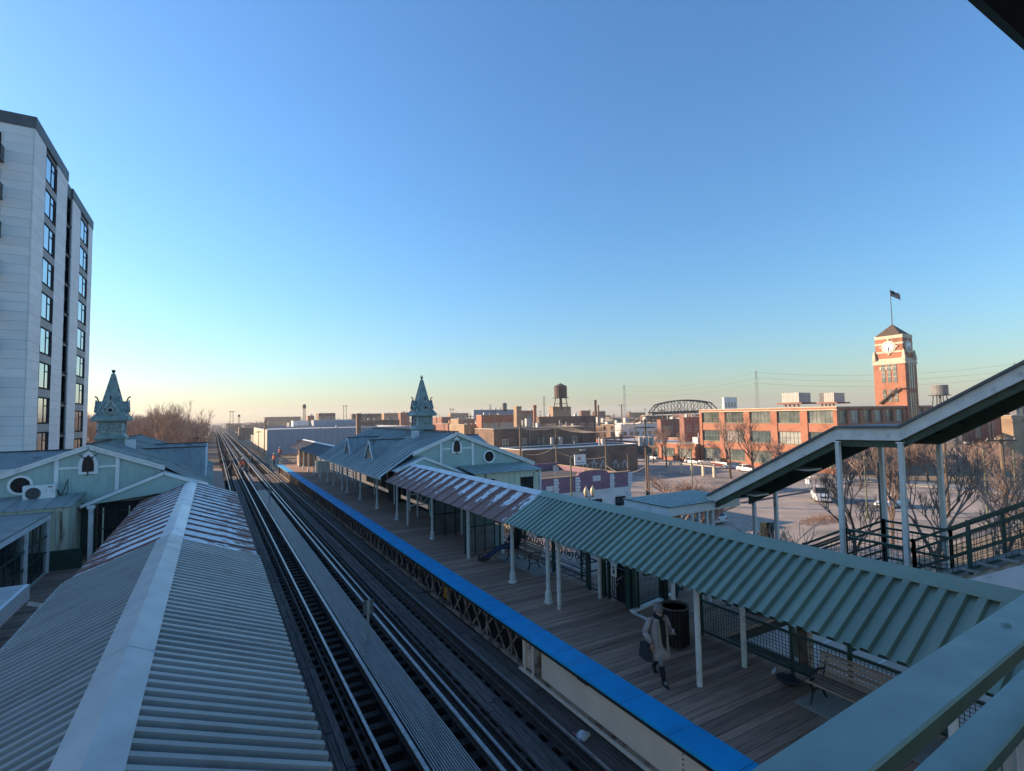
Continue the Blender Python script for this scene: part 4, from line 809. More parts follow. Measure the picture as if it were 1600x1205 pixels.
head(mn,(10.33,17.83,1.24),(-.9,.1,-.4)); MB().lathe((10.37,17.83,1.12),[(.1,0),(.135,.06),(.135,.16),(.1,.24),(.03,.28)],14).obj('hood',blackcloth,mn,smooth=True)
for p in (((9.24,18.06,.14),(9.0,18.14,.09)),((9.2,18.22,.13),(8.95,18.29,.09))):
    b=MB(); b.tube(p[0],p[1],.06,.05,9); b.tube(V(p[1])+V((-.02,0,-.05)),V(p[1])+V((-.02,0,.16)),.045,.035,8); b.obj('boot',mat('brown boot',(.045,.03,.025)),mn,smooth=True)
hand(mn,(10.08,17.75,.74),(-1,.4,-.2)); hand(mn,(10.06,18.0,.74),(-1,-.4,-.2))
# workers in orange vests
wk_=thing('person','worker in orange vest standing on the walkway between the tracks','person',(0,0,0),'track workers in orange')
skinned('body',[((0,0,.92),.13),((0,0,1.2),(.16,.11)),((0,0,1.42),(.17,.1)),((0,0,1.55),.055),((-.1,0,.88),.09),((-.13,-.02,.48),.07),((-.14,0,.08),.05),((-.14,-.12,.04),.045),((.1,0,.88),.09),((.13,-.02,.48),.07),((.14,0,.08),.05),((.14,-.12,.04),.045),((-.24,0,1.42),.065),((-.3,0,1.13),.055),((-.25,-.16,.95),.04),((.24,0,1.42),.065),((.3,0,1.13),.055),((.25,-.16,.95),.04)],[(0,1),(1,2),(2,3),(0,4),(4,5),(5,6),(6,7),(0,8),(8,9),(9,10),(10,11),(2,12),(12,13),(13,14),(2,15),(15,16),(16,17)],denim,wk_)
MB().loft([ell(0,0,z,rx,ry,14) for z,rx,ry in ((.86,.21,.16),(1.1,.21,.16),(1.35,.25,.17),(1.5,.17,.12))]).obj('vest',hivis,wk_,smooth=True)
for s_ in (-1,1):
    b=MB(); b.tube((s_*.24,0,1.43),(s_*.31,0,1.12),.085,.075,8); b.tube((s_*.31,0,1.12),(s_*.26,-.14,.97),.075,.055,8); b.obj('sleeve',hivis,wk_,smooth=True); hand(wk_,(s_*.26,-.15,.96),(0,-.8,-.6))
for z in (1.0,1.22): MB().loft([ell(0,0,z,.225,.172,14),ell(0,0,z+.05,.228,.174,14)]).obj('vest_stripe',hivis_stripe,wk_,smooth=True)
head(wk_,(0,-.02,1.68),(0,-1,0)); MB().lathe((0,0,1.68),[(.15,.04),(.12,.05),(.12,.1),(.07,.16),(.02,.17)],14).obj('hard_hat',hivis_stripe,wk_,smooth=True)
p=gz(378,738,-1.08); wk_.location=p; wk_.rotation_euler=(0,0,R(25))
p=gz(428,728,-1.1); dup(wk_,(p.x,p.y,p.z),R(-70),'worker in orange vest by the end steps of the blue platform'); p=gz(437,716,-1.1); dup(wk_,(p.x,p.y,p.z),R(130),'worker in orange vest farthest along, behind the platform end')
gr=thing('guard_rails','small steel guard rails around the steps at the platform end','railing',(7.5,75,-1)); 
for x,y in ((6.9,76),(8.1,76),(6.9,79),(8.1,79)): MB().tube((x,y,-1.5),(x,y,.2),.035,n=6).obj('rail_post',galv,gr)
for z in (-.4,.2): MB().tube((6.9,76,z),(8.1,76,z),.03,n=6).obj('rail',galv,gr); MB().tube((8.1,76,z),(8.1,79,z),.03,n=6).obj('rail',galv,gr)
# ---------------------------------------------------------------- left platform side: annex, box gutter, air conditioner
an=thing('stair_annex','low teal annex with white framed wired windows left of the grey canopy','annex',(-7.3,20,0))
XA=-5.35; ya,yb=15.0,26.1
for k in range(4):
    y0_=ya+k*2.75; MB().box(XA-.09,XA+.05,y0_,y0_+.15,-.7,2.15).obj('frame_post',white_paint,an)
    if k<4: MB().box(XA-.06,XA-.02,y0_+.17,min(y0_+2.73,yb),.1,1.95).obj('wired_glass',glass_dk,an); MB().box(XA-.05,XA+.0,y0_+.17,min(y0_+2.73,yb),-.7,.08).obj('lower_panel',teal_wall,an)
    for q in (.9,1.8): MB().box(XA-.03,XA+.0,y0_+q,y0_+q+.05,.1,1.95).obj('glazing_bar',dark_green,an)
    for z_ in (.75,1.35): MB().box(XA-.02,XA+.005,y0_+.17,min(y0_+2.73,yb),z_,z_+.05).obj('glazing_bar',dark_green,an)
MB().box(XA-.09,XA+.05,yb-.15,yb,-.7,2.15).obj('frame_post',white_paint,an); MB().box(XA-.1,XA+.07,ya,yb,2.0,2.2).obj('frame_head',white_paint,an)
MB().box(-9.4,XA-.1,ya,yb+.15,2.12,2.2).obj('roof_sheet',teal_metal,an); MB().box(-9.4,XA+.1,ya-.02,yb+.1,2.2,2.25).obj('roof_sheet',slate_roof,an); MB().box(-9.3,-9.2,ya,yb,-.7,2.1).obj('back_wall',teal_wall,an)
MB().box(XA+.05,-4.35,26.15,26.2,-.6,.75).obj('base_panel',dark_green,an)
pp=thing('porch_post','white porch post at the corner of the left station house','post',(-4.3,27.6,0)); MB().box(-4.4,-4.24,27.5,27.66,0,2.2).obj('shaft',white_paint,pp); MB().box(-4.45,-4.19,27.45,27.71,2.05,2.2).obj('capital',white_paint,pp)
dr=thing('entrance_doors','dark barred entrance under the left porch','door',(-3,28.0,0)); MB().box(-4.15,-1.2,28.0,28.05,0,2.2).obj('recess',dark_hole,dr)
for k in range(6): MB().box(-4.0+k*.45,-3.95+k*.45,27.93,27.98,.1,2.0).obj('door_bar',iron if k%2 else teal_stain,dr)
for z in (.3,1.1,1.8): MB().box(-4.1,-1.6,27.93,27.97,z,z+.05).obj('door_rail',iron,dr)
gb=thing('stair_roof_end','grey roof end with white box fascia at the left edge','roof',(-4.6,15,1.3))
MB().box(-5.1,-4.1,9,17.9,1.42,1.5).obj('roof_sheet',flash_grey,gb); MB().box(-4.10,-4.02,9,18.0,1.12,1.5).obj('fascia',white_paint,gb); MB().box(-5.1,-4.1,17.9,18.0,1.12,1.5).obj('fascia_end',post_paint,gb); MB().box(-4.6,-4.5,17.6,17.7,-.1,1.42).obj('post',dark_green,gb); MB().box(-5.0,-4.9,12,12.1,-.1,1.42).obj('post',dark_green,gb)
MB().bar((-4.05,17.9,1.05),(-3.75,18.15,.85),.12,.1).obj('downspout',white_paint,gb)
gu=thing('gutter_pipe','thin metal gutter along the left canopy edge','gutter',(-2.75,9,2.1)); MB().tube((-2.74,1.7,2.16),(-2.74,14.6,2.16),.035,n=6).obj('gutter_tube',galv,gu)
ac=thing('air_conditioner','white outdoor air conditioner unit beside the round vent on the teal gable','air conditioner',(-6.0,27.8,2.5)); y_=27.75
MB().box(-6.52,-5.52,y_,y_+.42,2.5,3.12).obj('casing',white_paint,ac)
fr=[(-6.2+.24*math.cos(a*math.pi/12),y_-.004,2.81+.24*math.sin(a*math.pi/12)) for a in range(24)]; MB().prism(fr,(0,-.012,0)).obj('fan_grille',iron,ac)
for r_ in (.08,.15,.22): 
    pts=[V((-6.2+r_*math.cos(a*math.pi/8),y_-.022,2.81+r_*math.sin(a*math.pi/8))) for a in range(17)]; MB().path(pts,.006,4).obj('grille_ring',galv,ac)
MB().box(-5.75,-5.6,y_-.006,y_,3.02,3.06).obj('badge',iron,ac)
for x in (-6.4,-5.7): MB().box(x,x+.08,y_-.05,y_+.5,2.42,2.5).obj('bracket',post_paint,ac)
MB().path([V((-5.5,y_+.2,2.9)),V((-5.4,y_+.3,2.6)),V((-5.3,y_+.4,2.9)),V((-5.25,y_+.45,3.2))],.02,5).obj('hose',iron,ac); MB().path([V((-5.5,y_+.2,2.8)),V((-5.32,y_+.3,2.5)),V((-5.2,y_+.4,2.8)),V((-5.22,y_+.45,3.3))],.015,5).obj('hose',iron,ac)
# ---------------------------------------------------------------- windows and blocks for buildings
def win_mesh(w,h,nx,nz,face,fm,fw_=.09,dep=.1):
    # frame mesh and glass mesh standing on a wall; face '-Y' (runs along x) or '-X' (runs along y)
    f=MB(); g=MB()
    def bx(m_,u0,u1,d0,d1,z0,z1):
        if face=='-Y': m_.box(u0,u1,d0,d1,z0,z1)
        elif face=='-X': m_.box(d0,d1,u0,u1,z0,z1)
        else: m_.box(-d1,-d0,u0,u1,z0,z1)
    bx(g,-w/2+.02,w/2-.02,-.03,.0,.02,h-.02)
    for u0,u1 in ((-w/2,-w/2+fw_),(w/2-fw_,w/2)): bx(f,u0,u1,-dep,0,0,h)
    for z0,z1 in ((0,fw_),(h-fw_,h)): bx(f,-w/2+fw_,w/2-fw_,-dep,0,z0,z1)
    for i in range(1,nx): u=-w/2+w*i/nx; bx(f,u-fw_*.35,u+fw_*.35,-dep*.8,-.031,fw_,h-fw_)
    for i in range(1,nz): z=h*i/nz; bx(f,-w/2+fw_,w/2-fw_,-dep*.7,-.031,z-fw_*.3,z+fw_*.3)
    return f.mesh('window_frame',fm),g
WM={}
def window(par,face,x,y,z,w,h,nx=2,nz=2,fm=None,gm=None):
    fm=fm or frame_dark; gm=gm or glass_far; key=(face,w,h,nx,nz,fm.name,gm.name)
    if key not in WM:
        fme,g=win_mesh(w,h,nx,nz,face,fm); WM[key]=(g.mesh('window',gm),fme)
    gme,fme=WM[key]; o=inst('window',gme,par,V((x,y,z))); f=bpy.data.objects.new('window_frame',fme); C.objects.link(f); f.parent=o
    return o
def block(name,label,x0,x1,y0,y1,zt,m,rm=None,par=.5,z0=ZG,cat='building',group=None,coping=None):
    t=thing(name,label,cat,((x0+x1)/2,(y0+y1)/2,z0),group)
    MB().box(x0,x1,y0,y1,z0,zt-par).obj('wall',m,t)
    MB().poly([(x0+.3,y0+.3,zt-par+.01),(x1-.3,y0+.3,zt-par+.01),(x1-.3,y1-.3,zt-par+.01),(x0+.3,y1-.3,zt-par+.01)]).obj('roof',rm or roof_tar,t)
    b=MB(); b.box(x0,x1,y0,y0+.3,zt-par,zt); b.box(x0,x1,y1-.3,y1,zt-par,zt); b.box(x0,x0+.3,y0+.3,y1-.3,zt-par,zt); b.box(x1-.3,x1,y0+.3,y1-.3,zt-par,zt); b.obj('parapet',m,t)
    c=MB(); e=.06; c.box(x0-e,x1+e,y0-e,y0+.36,zt,zt+.12); c.box(x0-e,x1+e,y1-.36,y1+e,zt,zt+.12); c.box(x0-e,x0+.36,y0+.36,y1-.36,zt,zt+.12); c.box(x1-.36,x1+e,y0+.36,y1-.36,zt,zt+.12); c.obj('coping',coping or stone,t)
    return t
def winrow(t,face,fix,a,b,zs,n,w,h,**k):
    for z in zs:
        for i in range(n):
            u=a+(b-a)*(i+.5)/n
            if face=='-Y': window(t,face,u,fix,z,w,h,**k)
            else: window(t,face,fix,u,z,w,h,**k)
# ---------------------------------------------------------------- pale apartment tower, left
K=1.12; TX=-12.0*K; TY0=51*K
def ty(px,py): return gx(px,py,TX)
zt=ty(57,184).z; ztw=ty(57,203).z
yA=gx(56,200,TX).y; yB=gx(99.5,500,TX).y; yB1=gx(108.5,500,TX).y; yC=gx(141,500,TX).y
tw=thing('apartment_tower','pale panelled apartment tower with dark windows and balconies at the left edge','apartment block',(TX-20,yA+10,ZG))
WX=-78  # unseen left part, made this long so its shadow covers the station
MB().box(WX,TX-.12,yA+.12,yC-.1,ZG,zt-.9).obj('wall_core',panel_dark,tw)
MB().box(WX-.1,TX+.06,yA-.06,yB+.0,ztw,zt).obj('roof_coping',panel_dark,tw)
MB().box(WX-.1,TX+.06,yB1-.3,yC+.0,ztw-.9,zt-.9).obj('roof_coping',panel_dark,tw); MB().box(WX,TX-.6,yB+.01,yB1-.3,ztw-1.0,zt-1.0).obj('roof_coping',panel_dark,tw)
# storey pitch from the window column
z1=ty(70,300).z; storey=3.16
zref=gx(75,237,TX).z-.35          # head of the top window
cols=[(gx(66,430,TX).y,gx(84.5,430,TX).y),(gx(123.5,430,TX).y,gx(136.5,430,TX).y)]
sol=[(yA,cols[0][0]-.02),(cols[0][1]+.02,yB-.15),(yB1,cols[1][0]-.02),(cols[1][1]+.02,yC)]
n_f=11; course=storey/4
for k in range(n_f*4+6):
    z=ztw-(k+1)*course
    if z<ZG: break
    for i,(a,b) in enumerate(sol):
        zz=z-(.9 if i>1 else 0)
        MB().box(TX-.1,TX+rnd.uniform(-.008,.008),a+.006,b-.006,zz+.008,zz+course-.008).obj('facade_panel',panel_white,tw)
    x=TX-.11
    j=0
    while x>TX-9:
        w=1.9 if (j+k)%2 else 2.4; 
        if x-w<TX-3.1: w=x-(TX-3.1)
        if w<.2: break
        MB().box(x-w+.008,x-.008,yA,yA+.1+rnd.uniform(-.006,.006),z+.008,z+course-.008).obj('facade_panel',panel_white,tw); x-=w; j+=1
for c,(a,b) in enumerate(cols):
    for k in range(n_f+1):
        zh=zref-k*storey-(c*1.0); 
        if zh-2.5<ZG: continue
        wd=b-a; 
        o=MB().box(TX-.12,TX-.05,a+.02,b-.02,zh-2.36,zh-.03).obj('window',glass_sky,tw)
        f=MB(); f.box(TX-.1,TX+.0,a-.02,a+.1,zh-2.4,zh); f.box(TX-.1,TX+.0,b-.75,b,zh-2.4,zh); f.box(TX-.1,TX+.0,a+.1,b-.75,zh-.11,zh); f.box(TX-.1,TX-.0,a+.1,b-.75,zh-2.4,zh-2.28)
        f.box(TX-.1,TX-.02,a+wd*.48,a+wd*.52,zh-2.28,zh-.11); f.box(TX-.1,TX-.02,a+wd*.52,b-.75,zh-.8,zh-.72); f.obj('window_frame',frame_dark,o)
        MB().box(TX-.14,TX-.03,a,b,zh-storey+.02,zh-2.42).obj('spandrel',panel_grey,tw)
MB().box(TX-.4,TX-.14,yB-.15,yB1,ZG,ztw-1.0).obj('recess_wall',panel_grey,tw)
for k in range(n_f+1):
    zh=ztw-1.2-k*storey
    if zh-2.8<ZG: break
    o=MB().box(TX-.16,TX-.12,yB+.05,yB+(yB1-yB)*.72,zh-2.8,zh-.05).obj('window',glass_dk,tw)
    f=MB(); f.box(TX-.15,TX-.08,yB-.02,yB+.05,zh-2.85,zh); f.box(TX-.15,TX-.08,yB+(yB1-yB)*.72,yB+(yB1-yB)*.8,zh-2.85,zh); f.box(TX-.15,TX-.08,yB+.05,yB+(yB1-yB)*.72,zh-1.5,zh-1.4); f.box(TX-.15,TX-.06,yB,yB1,zh-2.98,zh-2.84); f.obj('window_frame',frame_dark,o)
xb=gy(5,300,yA).x
for k in range(n_f):
    zb=gy(5,235,yA).z-k*storey-.9
    if zb<ZG+3: break
    bl=MB().box(xb-4,xb,yA-1.5,yA,zb-.16,zb).obj('balcony',panel_dark,tw)
    g=MB(); 
    for j in range(12): g.box(xb-.03,xb-.01,yA-1.48+j*.125,yA-1.46+j*.125,zb,zb+1.05)
    for j in range(30): g.box(xb-4+j*.133,xb-3.98+j*.133,yA-1.49,yA-1.47,zb,zb+1.05)
    g.box(xb-4,xb,yA-1.5,yA-1.46,zb+1.05,zb+1.1); g.box(xb-.04,xb,yA-1.5,yA,zb+1.05,zb+1.1); g.obj('balcony_railing',iron,bl)
    window(tw,'-Y',xb-.9,yA+.02,zb+.1,1.3,2.3,1,1,gm=glass_dk)
# windows along the rest of the front, out of the picture to the left
for k in range(n_f):
    for j in range(12): window(tw,'-Y',xb-7-j*4.4,yA-.0+.1,zref-k*storey-2.1,1.7,1.9,2,1,gm=glass_sky)
MB().box(WX,TX-3.2,yA+.1,yA+.12,ZG,ztw).obj('front_wall',panel_white,tw)
# ---------------------------------------------------------------- brick factory with clock tower
win_green=mat('faded green frame',(.12,.20,.16),(.09,.16,.13),rough=.5); blind=mat('window with blinds',(.42,.41,.36),(.3,.3,.27),scale=.9,rough=.3,stretch=(1,.3,4)); glass_sky2=mat('reflecting pane',(.16,.2,.2),(.08,.11,.11),scale=.6,rough=.1,metal=.3)
FX,FY0,FY1=105.4,56.5,89.6
zf=gd(1312,636,1).z; r_=ray(1312,636); ZF=H+r_.z/r_.y*56.5
fc=thing('brick_factory','long three storey orange brick factory with green framed windows under the clock tower','factory',(FX+20,70,ZG))
XE=146
MB().box(FX+.4,XE,FY0+.4,FY1,ZG,ZF-.3).obj('wall',brick,fc); MB().poly([(FX+.5,FY0+.5,ZF-.28),(XE,FY0+.5,ZF-.28),(XE,FY1,ZF-.28),(FX+.5,FY1,ZF-.28)]).obj('roof',roof_tar,fc)
nb=5; bwid=(FY1-FY0)/nb; fh=(ZF-ZG)/3
for i in range(nb+1):
    y=FY0+i*bwid; MB().box(FX,FX+.398,max(FY0,y-.75),min(FY1,y+.75),ZG,ZF-.6).obj('pier',brick,fc)
for i in range(nb):
    ya_=FY0+i*bwid+.752; yb_=FY0+(i+1)*bwid-.752
    for k in range(3):
        zb=ZG+k*fh
        MB().box(FX+.15,FX+.398,ya_,yb_,zb,zb+1.05).obj('spandrel',brick,fc); MB().box(FX+.08,FX+.398,ya_,yb_,zb+1.07,zb+1.18).obj('sill',brick_tan,fc); MB().box(FX+.12,FX+.398,ya_,yb_,zb+fh-.62,zb+fh-.45).obj('lintel',brick_pk,fc); MB().box(FX+.15,FX+.398,ya_,yb_,zb+fh-.45,zb+fh-.002).obj('spandrel',brick,fc)
        window(fc,'-X',FX+.395,(ya_+yb_)/2,zb+1.18,yb_-ya_,fh-1.8,6,2,fm=win_green,gm=(glass_far,blind,glass_far,glass_sky2)[(i*2+k*3)%4])
MB().box(FX-.1,FX+.45,FY0-.1,FY1+.1,ZF-.6,ZF-.42).obj('string_course',stone,fc); MB().box(FX,FX+.4,FY0,FY1,ZF-.42,ZF-.05).obj('parapet',brick,fc); MB().box(FX-.06,FX+.46,FY0-.06,FY1+.06,ZF-.05,ZF+.12).obj('coping',stone,fc)
# shaded side
nbx=9; bx_=(XE-FX)/nbx
for i in range(nbx+1):
    x=FX+i*bx_; MB().box(max(FX+.401,x-.6),min(XE,x+.6),FY0,FY0+.398,ZG,ZF-.6).obj('pier',brick,fc)
for i in range(nbx):
    xa_=max(FX+.402,FX+i*bx_+.602); xb_=FX+(i+1)*bx_-.602
    for k in range(3):
        zb=ZG+k*fh; MB().box(xa_,xb_,FY0+.15,FY0+.398,zb,zb+1.1).obj('spandrel',brick,fc); MB().box(xa_,xb_,FY0+.15,FY0+.398,zb+fh-.6,zb+fh-.002).obj('spandrel',brick,fc); window(fc,'-Y',(xa_+xb_)/2,FY0+.395,zb+1.1,xb_-xa_,fh-1.7,3,2,fm=win_green,gm=(glass_far,blind)[(i+k)%2])
MB().box(FX+.46,XE,FY0,FY0+.4,ZF-.42,ZF-.05).obj('parapet',brick,fc); MB().box(FX+.46,XE,FY0-.06,FY0+.46,ZF-.05,ZF+.12).obj('coping',stone,fc)
# lower wing to the left
lw=block('low_brick_wing','low sunlit brick wing at the far end of the factory',104.2,126,FY1+.3,FY1+46,ZG+4.6,brick,roof_pale)
winrow(lw,'-X',104.19,FY1+1,FY1+46,(ZG+1.1,),8,4.0,2.3,nx=5,nz=2,fm=dark_green)
for i in range(9): MB().box(103.9,104.19,FY1+.4+i*5.6,FY1+1.3+i*5.6,ZG,ZG+4.1).obj('pier',brick,lw)
# clock tower
T0=ray(1415,632).x/ray(1415,632).y*FY0; T1=ray(1433,632).x/ray(1433,632).y*FY0; TYb=T0/(ray(1368,632).x/ray(1368,632).y)
def tz(py): r=ray(1415,py); return H+r.z/r.y*FY0
ct_=thing('clock_tower','orange brick clock tower with cream bands, hipped roof and flagpole','clock tower',((T0+T1)/2,(FY0+TYb)/2,ZG))
zs=tz(568); zc=tz(522); ya_,yb_=FY0-.35,TYb
MB().box(T0,T1,ya_,yb_,ZG,zs).obj('shaft',brick,ct_)
MB().box(T0-.15,T1+.15,ya_-.15,yb_+.15,zs,zs+.5).obj('cornice',stone,ct_); MB().box(T0-.05,T1+.05,ya_-.05,yb_+.05,zs+.5,zs+.9).obj('cornice',stone,ct_)
i_=.4; hh=zc-zs-.9
MB().box(T0+i_,T1-i_,ya_+i_,yb_-i_,zs+.9,zc).obj('clock_stage',brick,ct_)
for k,(a,b) in enumerate(((.0,.08),(.30,.37),(.62,.70),(.86,1.0))):
    MB().box(T0+i_-.06,T1-i_+.06,ya_+i_-.06,yb_-i_+.06,zs+.9+hh*a,zs+.9+hh*b).obj('stone_band',stone,ct_)
for x,y in ((T0+.2,ya_+.2),(T1-.2,ya_+.2),(T0+.2,yb_-.2),(T1-.2,yb_-.2)): MB().lathe((x,y,zs+.9),[(.5,0),(.45,.8),(.3,1.5),(.12,2.3)],4,rot=math.pi/4).obj('corner_scroll',stone,ct_)
MB().lathe(((T0+T1)/2,(ya_+yb_)/2,zc),[((T1-T0-.6)/2*1.5,0),(.12,tz(504)-zc)],4,rot=math.pi/4).obj('roof',roof_brown,ct_)
cz=zs+.9+hh*.53
def clock(pos,ax):
    P=(lambda u,d,z: (pos[0]-d,pos[1]+u,pos[2]+z)) if ax=='x' else (lambda u,d,z: (pos[0]+u,pos[1]-d,pos[2]+z)); dv=(-.08,0,0) if ax=='x' else (0,-.08,0)
    ring=lambda r,n=24: [P(r*math.cos(a*2*math.pi/n),0,r*math.sin(a*2*math.pi/n)) for a in range(n)]
    s_=1.15
    c=MB().prism(ring(1.3*s_),dv).obj('clock_surround',stone,ct_); MB().prism([tuple(V(q)+V(dv)) for q in ring(1.02*s_)],dv).obj('clock_face',white_paint,c)
    for k in range(12):
        a=k*math.pi/6; MB().bar(P(.72*s_*math.cos(a),.18,.72*s_*math.sin(a)),P(.95*s_*math.cos(a),.18,.95*s_*math.sin(a)),.05,.13).obj('hour_mark',iron,c)
    MB().bar(P(0,.2,0),P(-.1,.2,-.62),.05,.14).obj('clock_hand',iron,c); MB().bar(P(0,.22,0),P(.06,.22,-.85),.05,.09).obj('clock_hand',iron,c)
    for k in range(4): a=k*math.pi/2; MB().bar(P(1.2*s_*math.cos(a),.05,1.2*s_*math.sin(a)),P(1.6*s_*math.cos(a),.05,1.6*s_*math.sin(a)),.2,.35).obj('keystone',stone,c)
clock((T0+i_-.07,(ya_+yb_)/2,cz),'x'); clock(((T0+T1)/2,ya_+i_-.07,cz),'y')
mz=tz(632)
def arched(face,u,z,w,h):
    n=7; pts=[(-w/2,0),(w/2,0)]+[(w/2*math.cos(math.pi*i/n),h-w/2+w/2*math.sin(math.pi*i/n)) for i in range(n+1)]
    q=[(T0-.02,u+a,z+b) for a,b in pts] if face=='x' else [(u+a,ya_-.02,z+b) for a,b in pts]
    o=MB().prism(q,(-.05,0,0) if face=='x' else (0,-.05,0)).obj('tall_window',glass_far,ct_)
    for k in range(2 if h<3 else 3):
        zz=z+h*(.3+.25*k); 
        (MB().box(T0-.12,T0-.07,u-w/2,u+w/2,zz,zz+.1) if face=='x' else MB().box(u-w/2,u+w/2,ya_-.12,ya_-.07,zz,zz+.1)).obj('glazing_bar',stone,o)
for k in range(3):
    u=(ya_+yb_)/2+1.15*(1-k); 
    arched('x',u,mz+5.0,.72,4.3 if k<2 else 4.3); arched('x',u,mz+.6,.72,2.9)
    MB().box(T0-.1,T0-.0,u+.42,u+.72,mz+8.0,mz+8.7).obj('impost',stone,ct_)
    u=(T0+T1)/2+1.0*(k-1); arched('y',u,mz+3.6,.6,6.0); arched('y',u,mz-3.5,.6,6.2)
MB().bar((T0-.3,yb_-1.0,mz+.3),(T0-.6,ya_+1.6,mz+3.6),.4,.3).obj('fire_stair',tank_brown,ct_); MB().bar((T0-.6,ya_+1.6,mz+3.7),(T0-.6,ya_-.2,mz+3.6),.5,.12).obj('fire_stair_landing',tank_brown,ct_)
px_,py_=(T0+T1)/2,(ya_+yb_)/2; dd=math.hypot(px_,py_)
ztop=H+ray(1390,452).z/math.hypot(ray(1390,452).x,ray(1390,452).y)*dd
fl=thing('flagpole','flag flying from the thin pole on top of the clock tower','flag',(px_,py_,tz(504))); MB().tube((px_,py_,tz(505)),(px_,py_,ztop),.10,.06,6).obj('pole',iron,fl)
b=MB(); rows=[]
for j in range(6):
    z_=ztop-.2-j*.27; rows.append([(px_+.12+i*.2,py_-i*.1+.12*math.sin(i*1.3),z_-i*.10+.06*math.sin(i*1.1+j*.2)) for i in range(12)])
for j in range(5):
    for i in range(11): b.poly([rows[j][i],rows[j][i+1],rows[j+1][i+1],rows[j+1][i]])
ff=b.obj('flag_cloth',mat('flag red',(.16,.03,.035)),fl); ff.data.materials.append(mat('flag navy',(.015,.02,.06))); ff.data.materials.append(mat('flag white',(.4,.4,.42)))
for i,p in enumerate(ff.data.polygons): j,k=divmod(i,11); p.material_index=1 if (k<5 and j<3) else (2 if j%2 else 0)
# rooftop plant
for k,(pa,pb,d_,lab) in enumerate(((1222,1277,130,'long cream roof plant unit on the factory roof, left of the pair'),(1280,1326,134,'grey and cream roof plant unit on the factory roof, right of the pair'))):
    a=gd(pa,630,d_); c=gd(pb,630,d_); zt_=gd(pa,614.5,d_).z; t=thing('roof_plant',lab,'roof plant',(a.x,a.y,ZF-.3),'plant on the factory roof'); y0=c.y; L=a.y-c.y
    MB().box(a.x+.05,a.x+4.95,c.y+.05,a.y-.05,ZF+1.4,zt_-.05).obj('casing',hvac,t)
    n_=9
    for i in range(n_): MB().box(a.x-.02,a.x+.05,c.y+L*i/n_+.03,c.y+L*(i+1)/n_-.03,ZF+1.45,zt_).obj('casing_panel',hvac if (i<6 or k==0) else tank_grey,t)
    for i in range(4): MB().box(a.x+.3,a.x+.6,c.y+L*(i+.3)/4,c.y+L*(i+.3)/4+.3,ZF-.3,ZF+1.0).obj('stand',brick,t)
    MB().box(a.x-.6,a.x+5.4,c.y-1,a.y+1,ZF+1.0,ZF+1.4).obj('platform',brick_pk,t)
# ---------------------------------------------------------------- mauve shop
sp=gd(985,737,64); sl0=gd(852,749,64); zt_=sp.z; x1=sp.x; y0=sp.y; x0=gy(836,752,y0).x
sh=thing('mauve_shop','single storey mauve and white shop with stepped parapet and quoins','shop',((x0+x1)/2,y0+8,ZG))
zm=zt_-1.75
MB().box(x0,x1,y0+.02,y0+16,ZG,zm).obj('lower_wall',shop_white,sh); MB().box(x0,x1,y0+.0,y0+.35,zm,zt_).obj('upper_wall',purple,sh); MB().box(x0,x0+.35,y0+.35,y0+16,zm,zt_).obj('upper_wall',purple,sh); MB().box(x1-.35,x1,y0+.35,y0+16,zm,zt_-.3).obj('upper_wall',purple,sh); MB().box(x0,x1,y0+15.7,y0+16,zm,zt_).obj('upper_wall',purple,sh)
MB().poly([(x0+.35,y0+.35,zt_-.9),(x1-.35,y0+.35,zt_-.9),(x1-.35,y0+15.7,zt_-.9),(x0+.35,y0+15.7,zt_-.9)]).obj('roof',roof_tar,sh)
ca=gy(902,745,y0).x; cb=gy(951,740,y0).x
MB().prism([(ca,y0-.02,zt_),(ca+.25,y0-.02,zt_+.35),(ca+1.0,y0-.02,zt_+.5),(cb-1.0,y0-.02,zt_+.5),(cb-.25,y0-.02,zt_+.35),(cb,y0-.02,zt_)],(0,.36,0)).obj('stepped_parapet',purple,sh)
MB().box(x0-.05,ca,y0-.06,y0+.42,zt_,zt_+.1).obj('coping',brick_tan,sh); MB().box(cb,x1+.05,y0-.06,y0+.42,zt_,zt_+.1).obj('coping',brick_tan,sh); MB().box(x1-.4,x1+.06,y0+.42,y0+16,zt_-.3,zt_-.2).obj('coping',brick_tan,sh); MB().box(ca+1.0,cb-1.0,y0-.06,y0+.4,zt_+.5,zt_+.6).obj('coping',brick_tan,sh)
MB().box(x0,x1,y0-.05,y0+.02,zm-.18,zm+.0).obj('string_course',shop_white,sh)
for qx in (gy(865,760,y0).x,gy(899,760,y0).x,gy(953,755,y0).x,x1-.45):
    for k in range(5): MB().box(qx-.02*(k%2),qx+.62+.1*(k%2),y0-.06,y0,zm+.04+k*.34,zm+.33+k*.34).obj('quoin',shop_white,sh)
for k in range(8): MB().box(x1-.6,x1+.05,y0-.05,y0+.0,ZG+.1+k*.36,ZG+.4+k*.36).obj('quoin',shop_white,sh)
for pa,pb,za,zb in ((926,938,zm+1.0,zm+1.65),(853,864,zm+.4,zm+.95)): MB().box(gy(pa,745,y0).x,gy(pb,745,y0).x,y0-.04,y0,za,zb).obj('blank_panel',shop_white,sh)
for pa in (932,969,895): window(sh,'-Y',gy(pa,775,y0).x,y0,zm-2.2,1.5,1.1,2,1,gm=glass_dk)
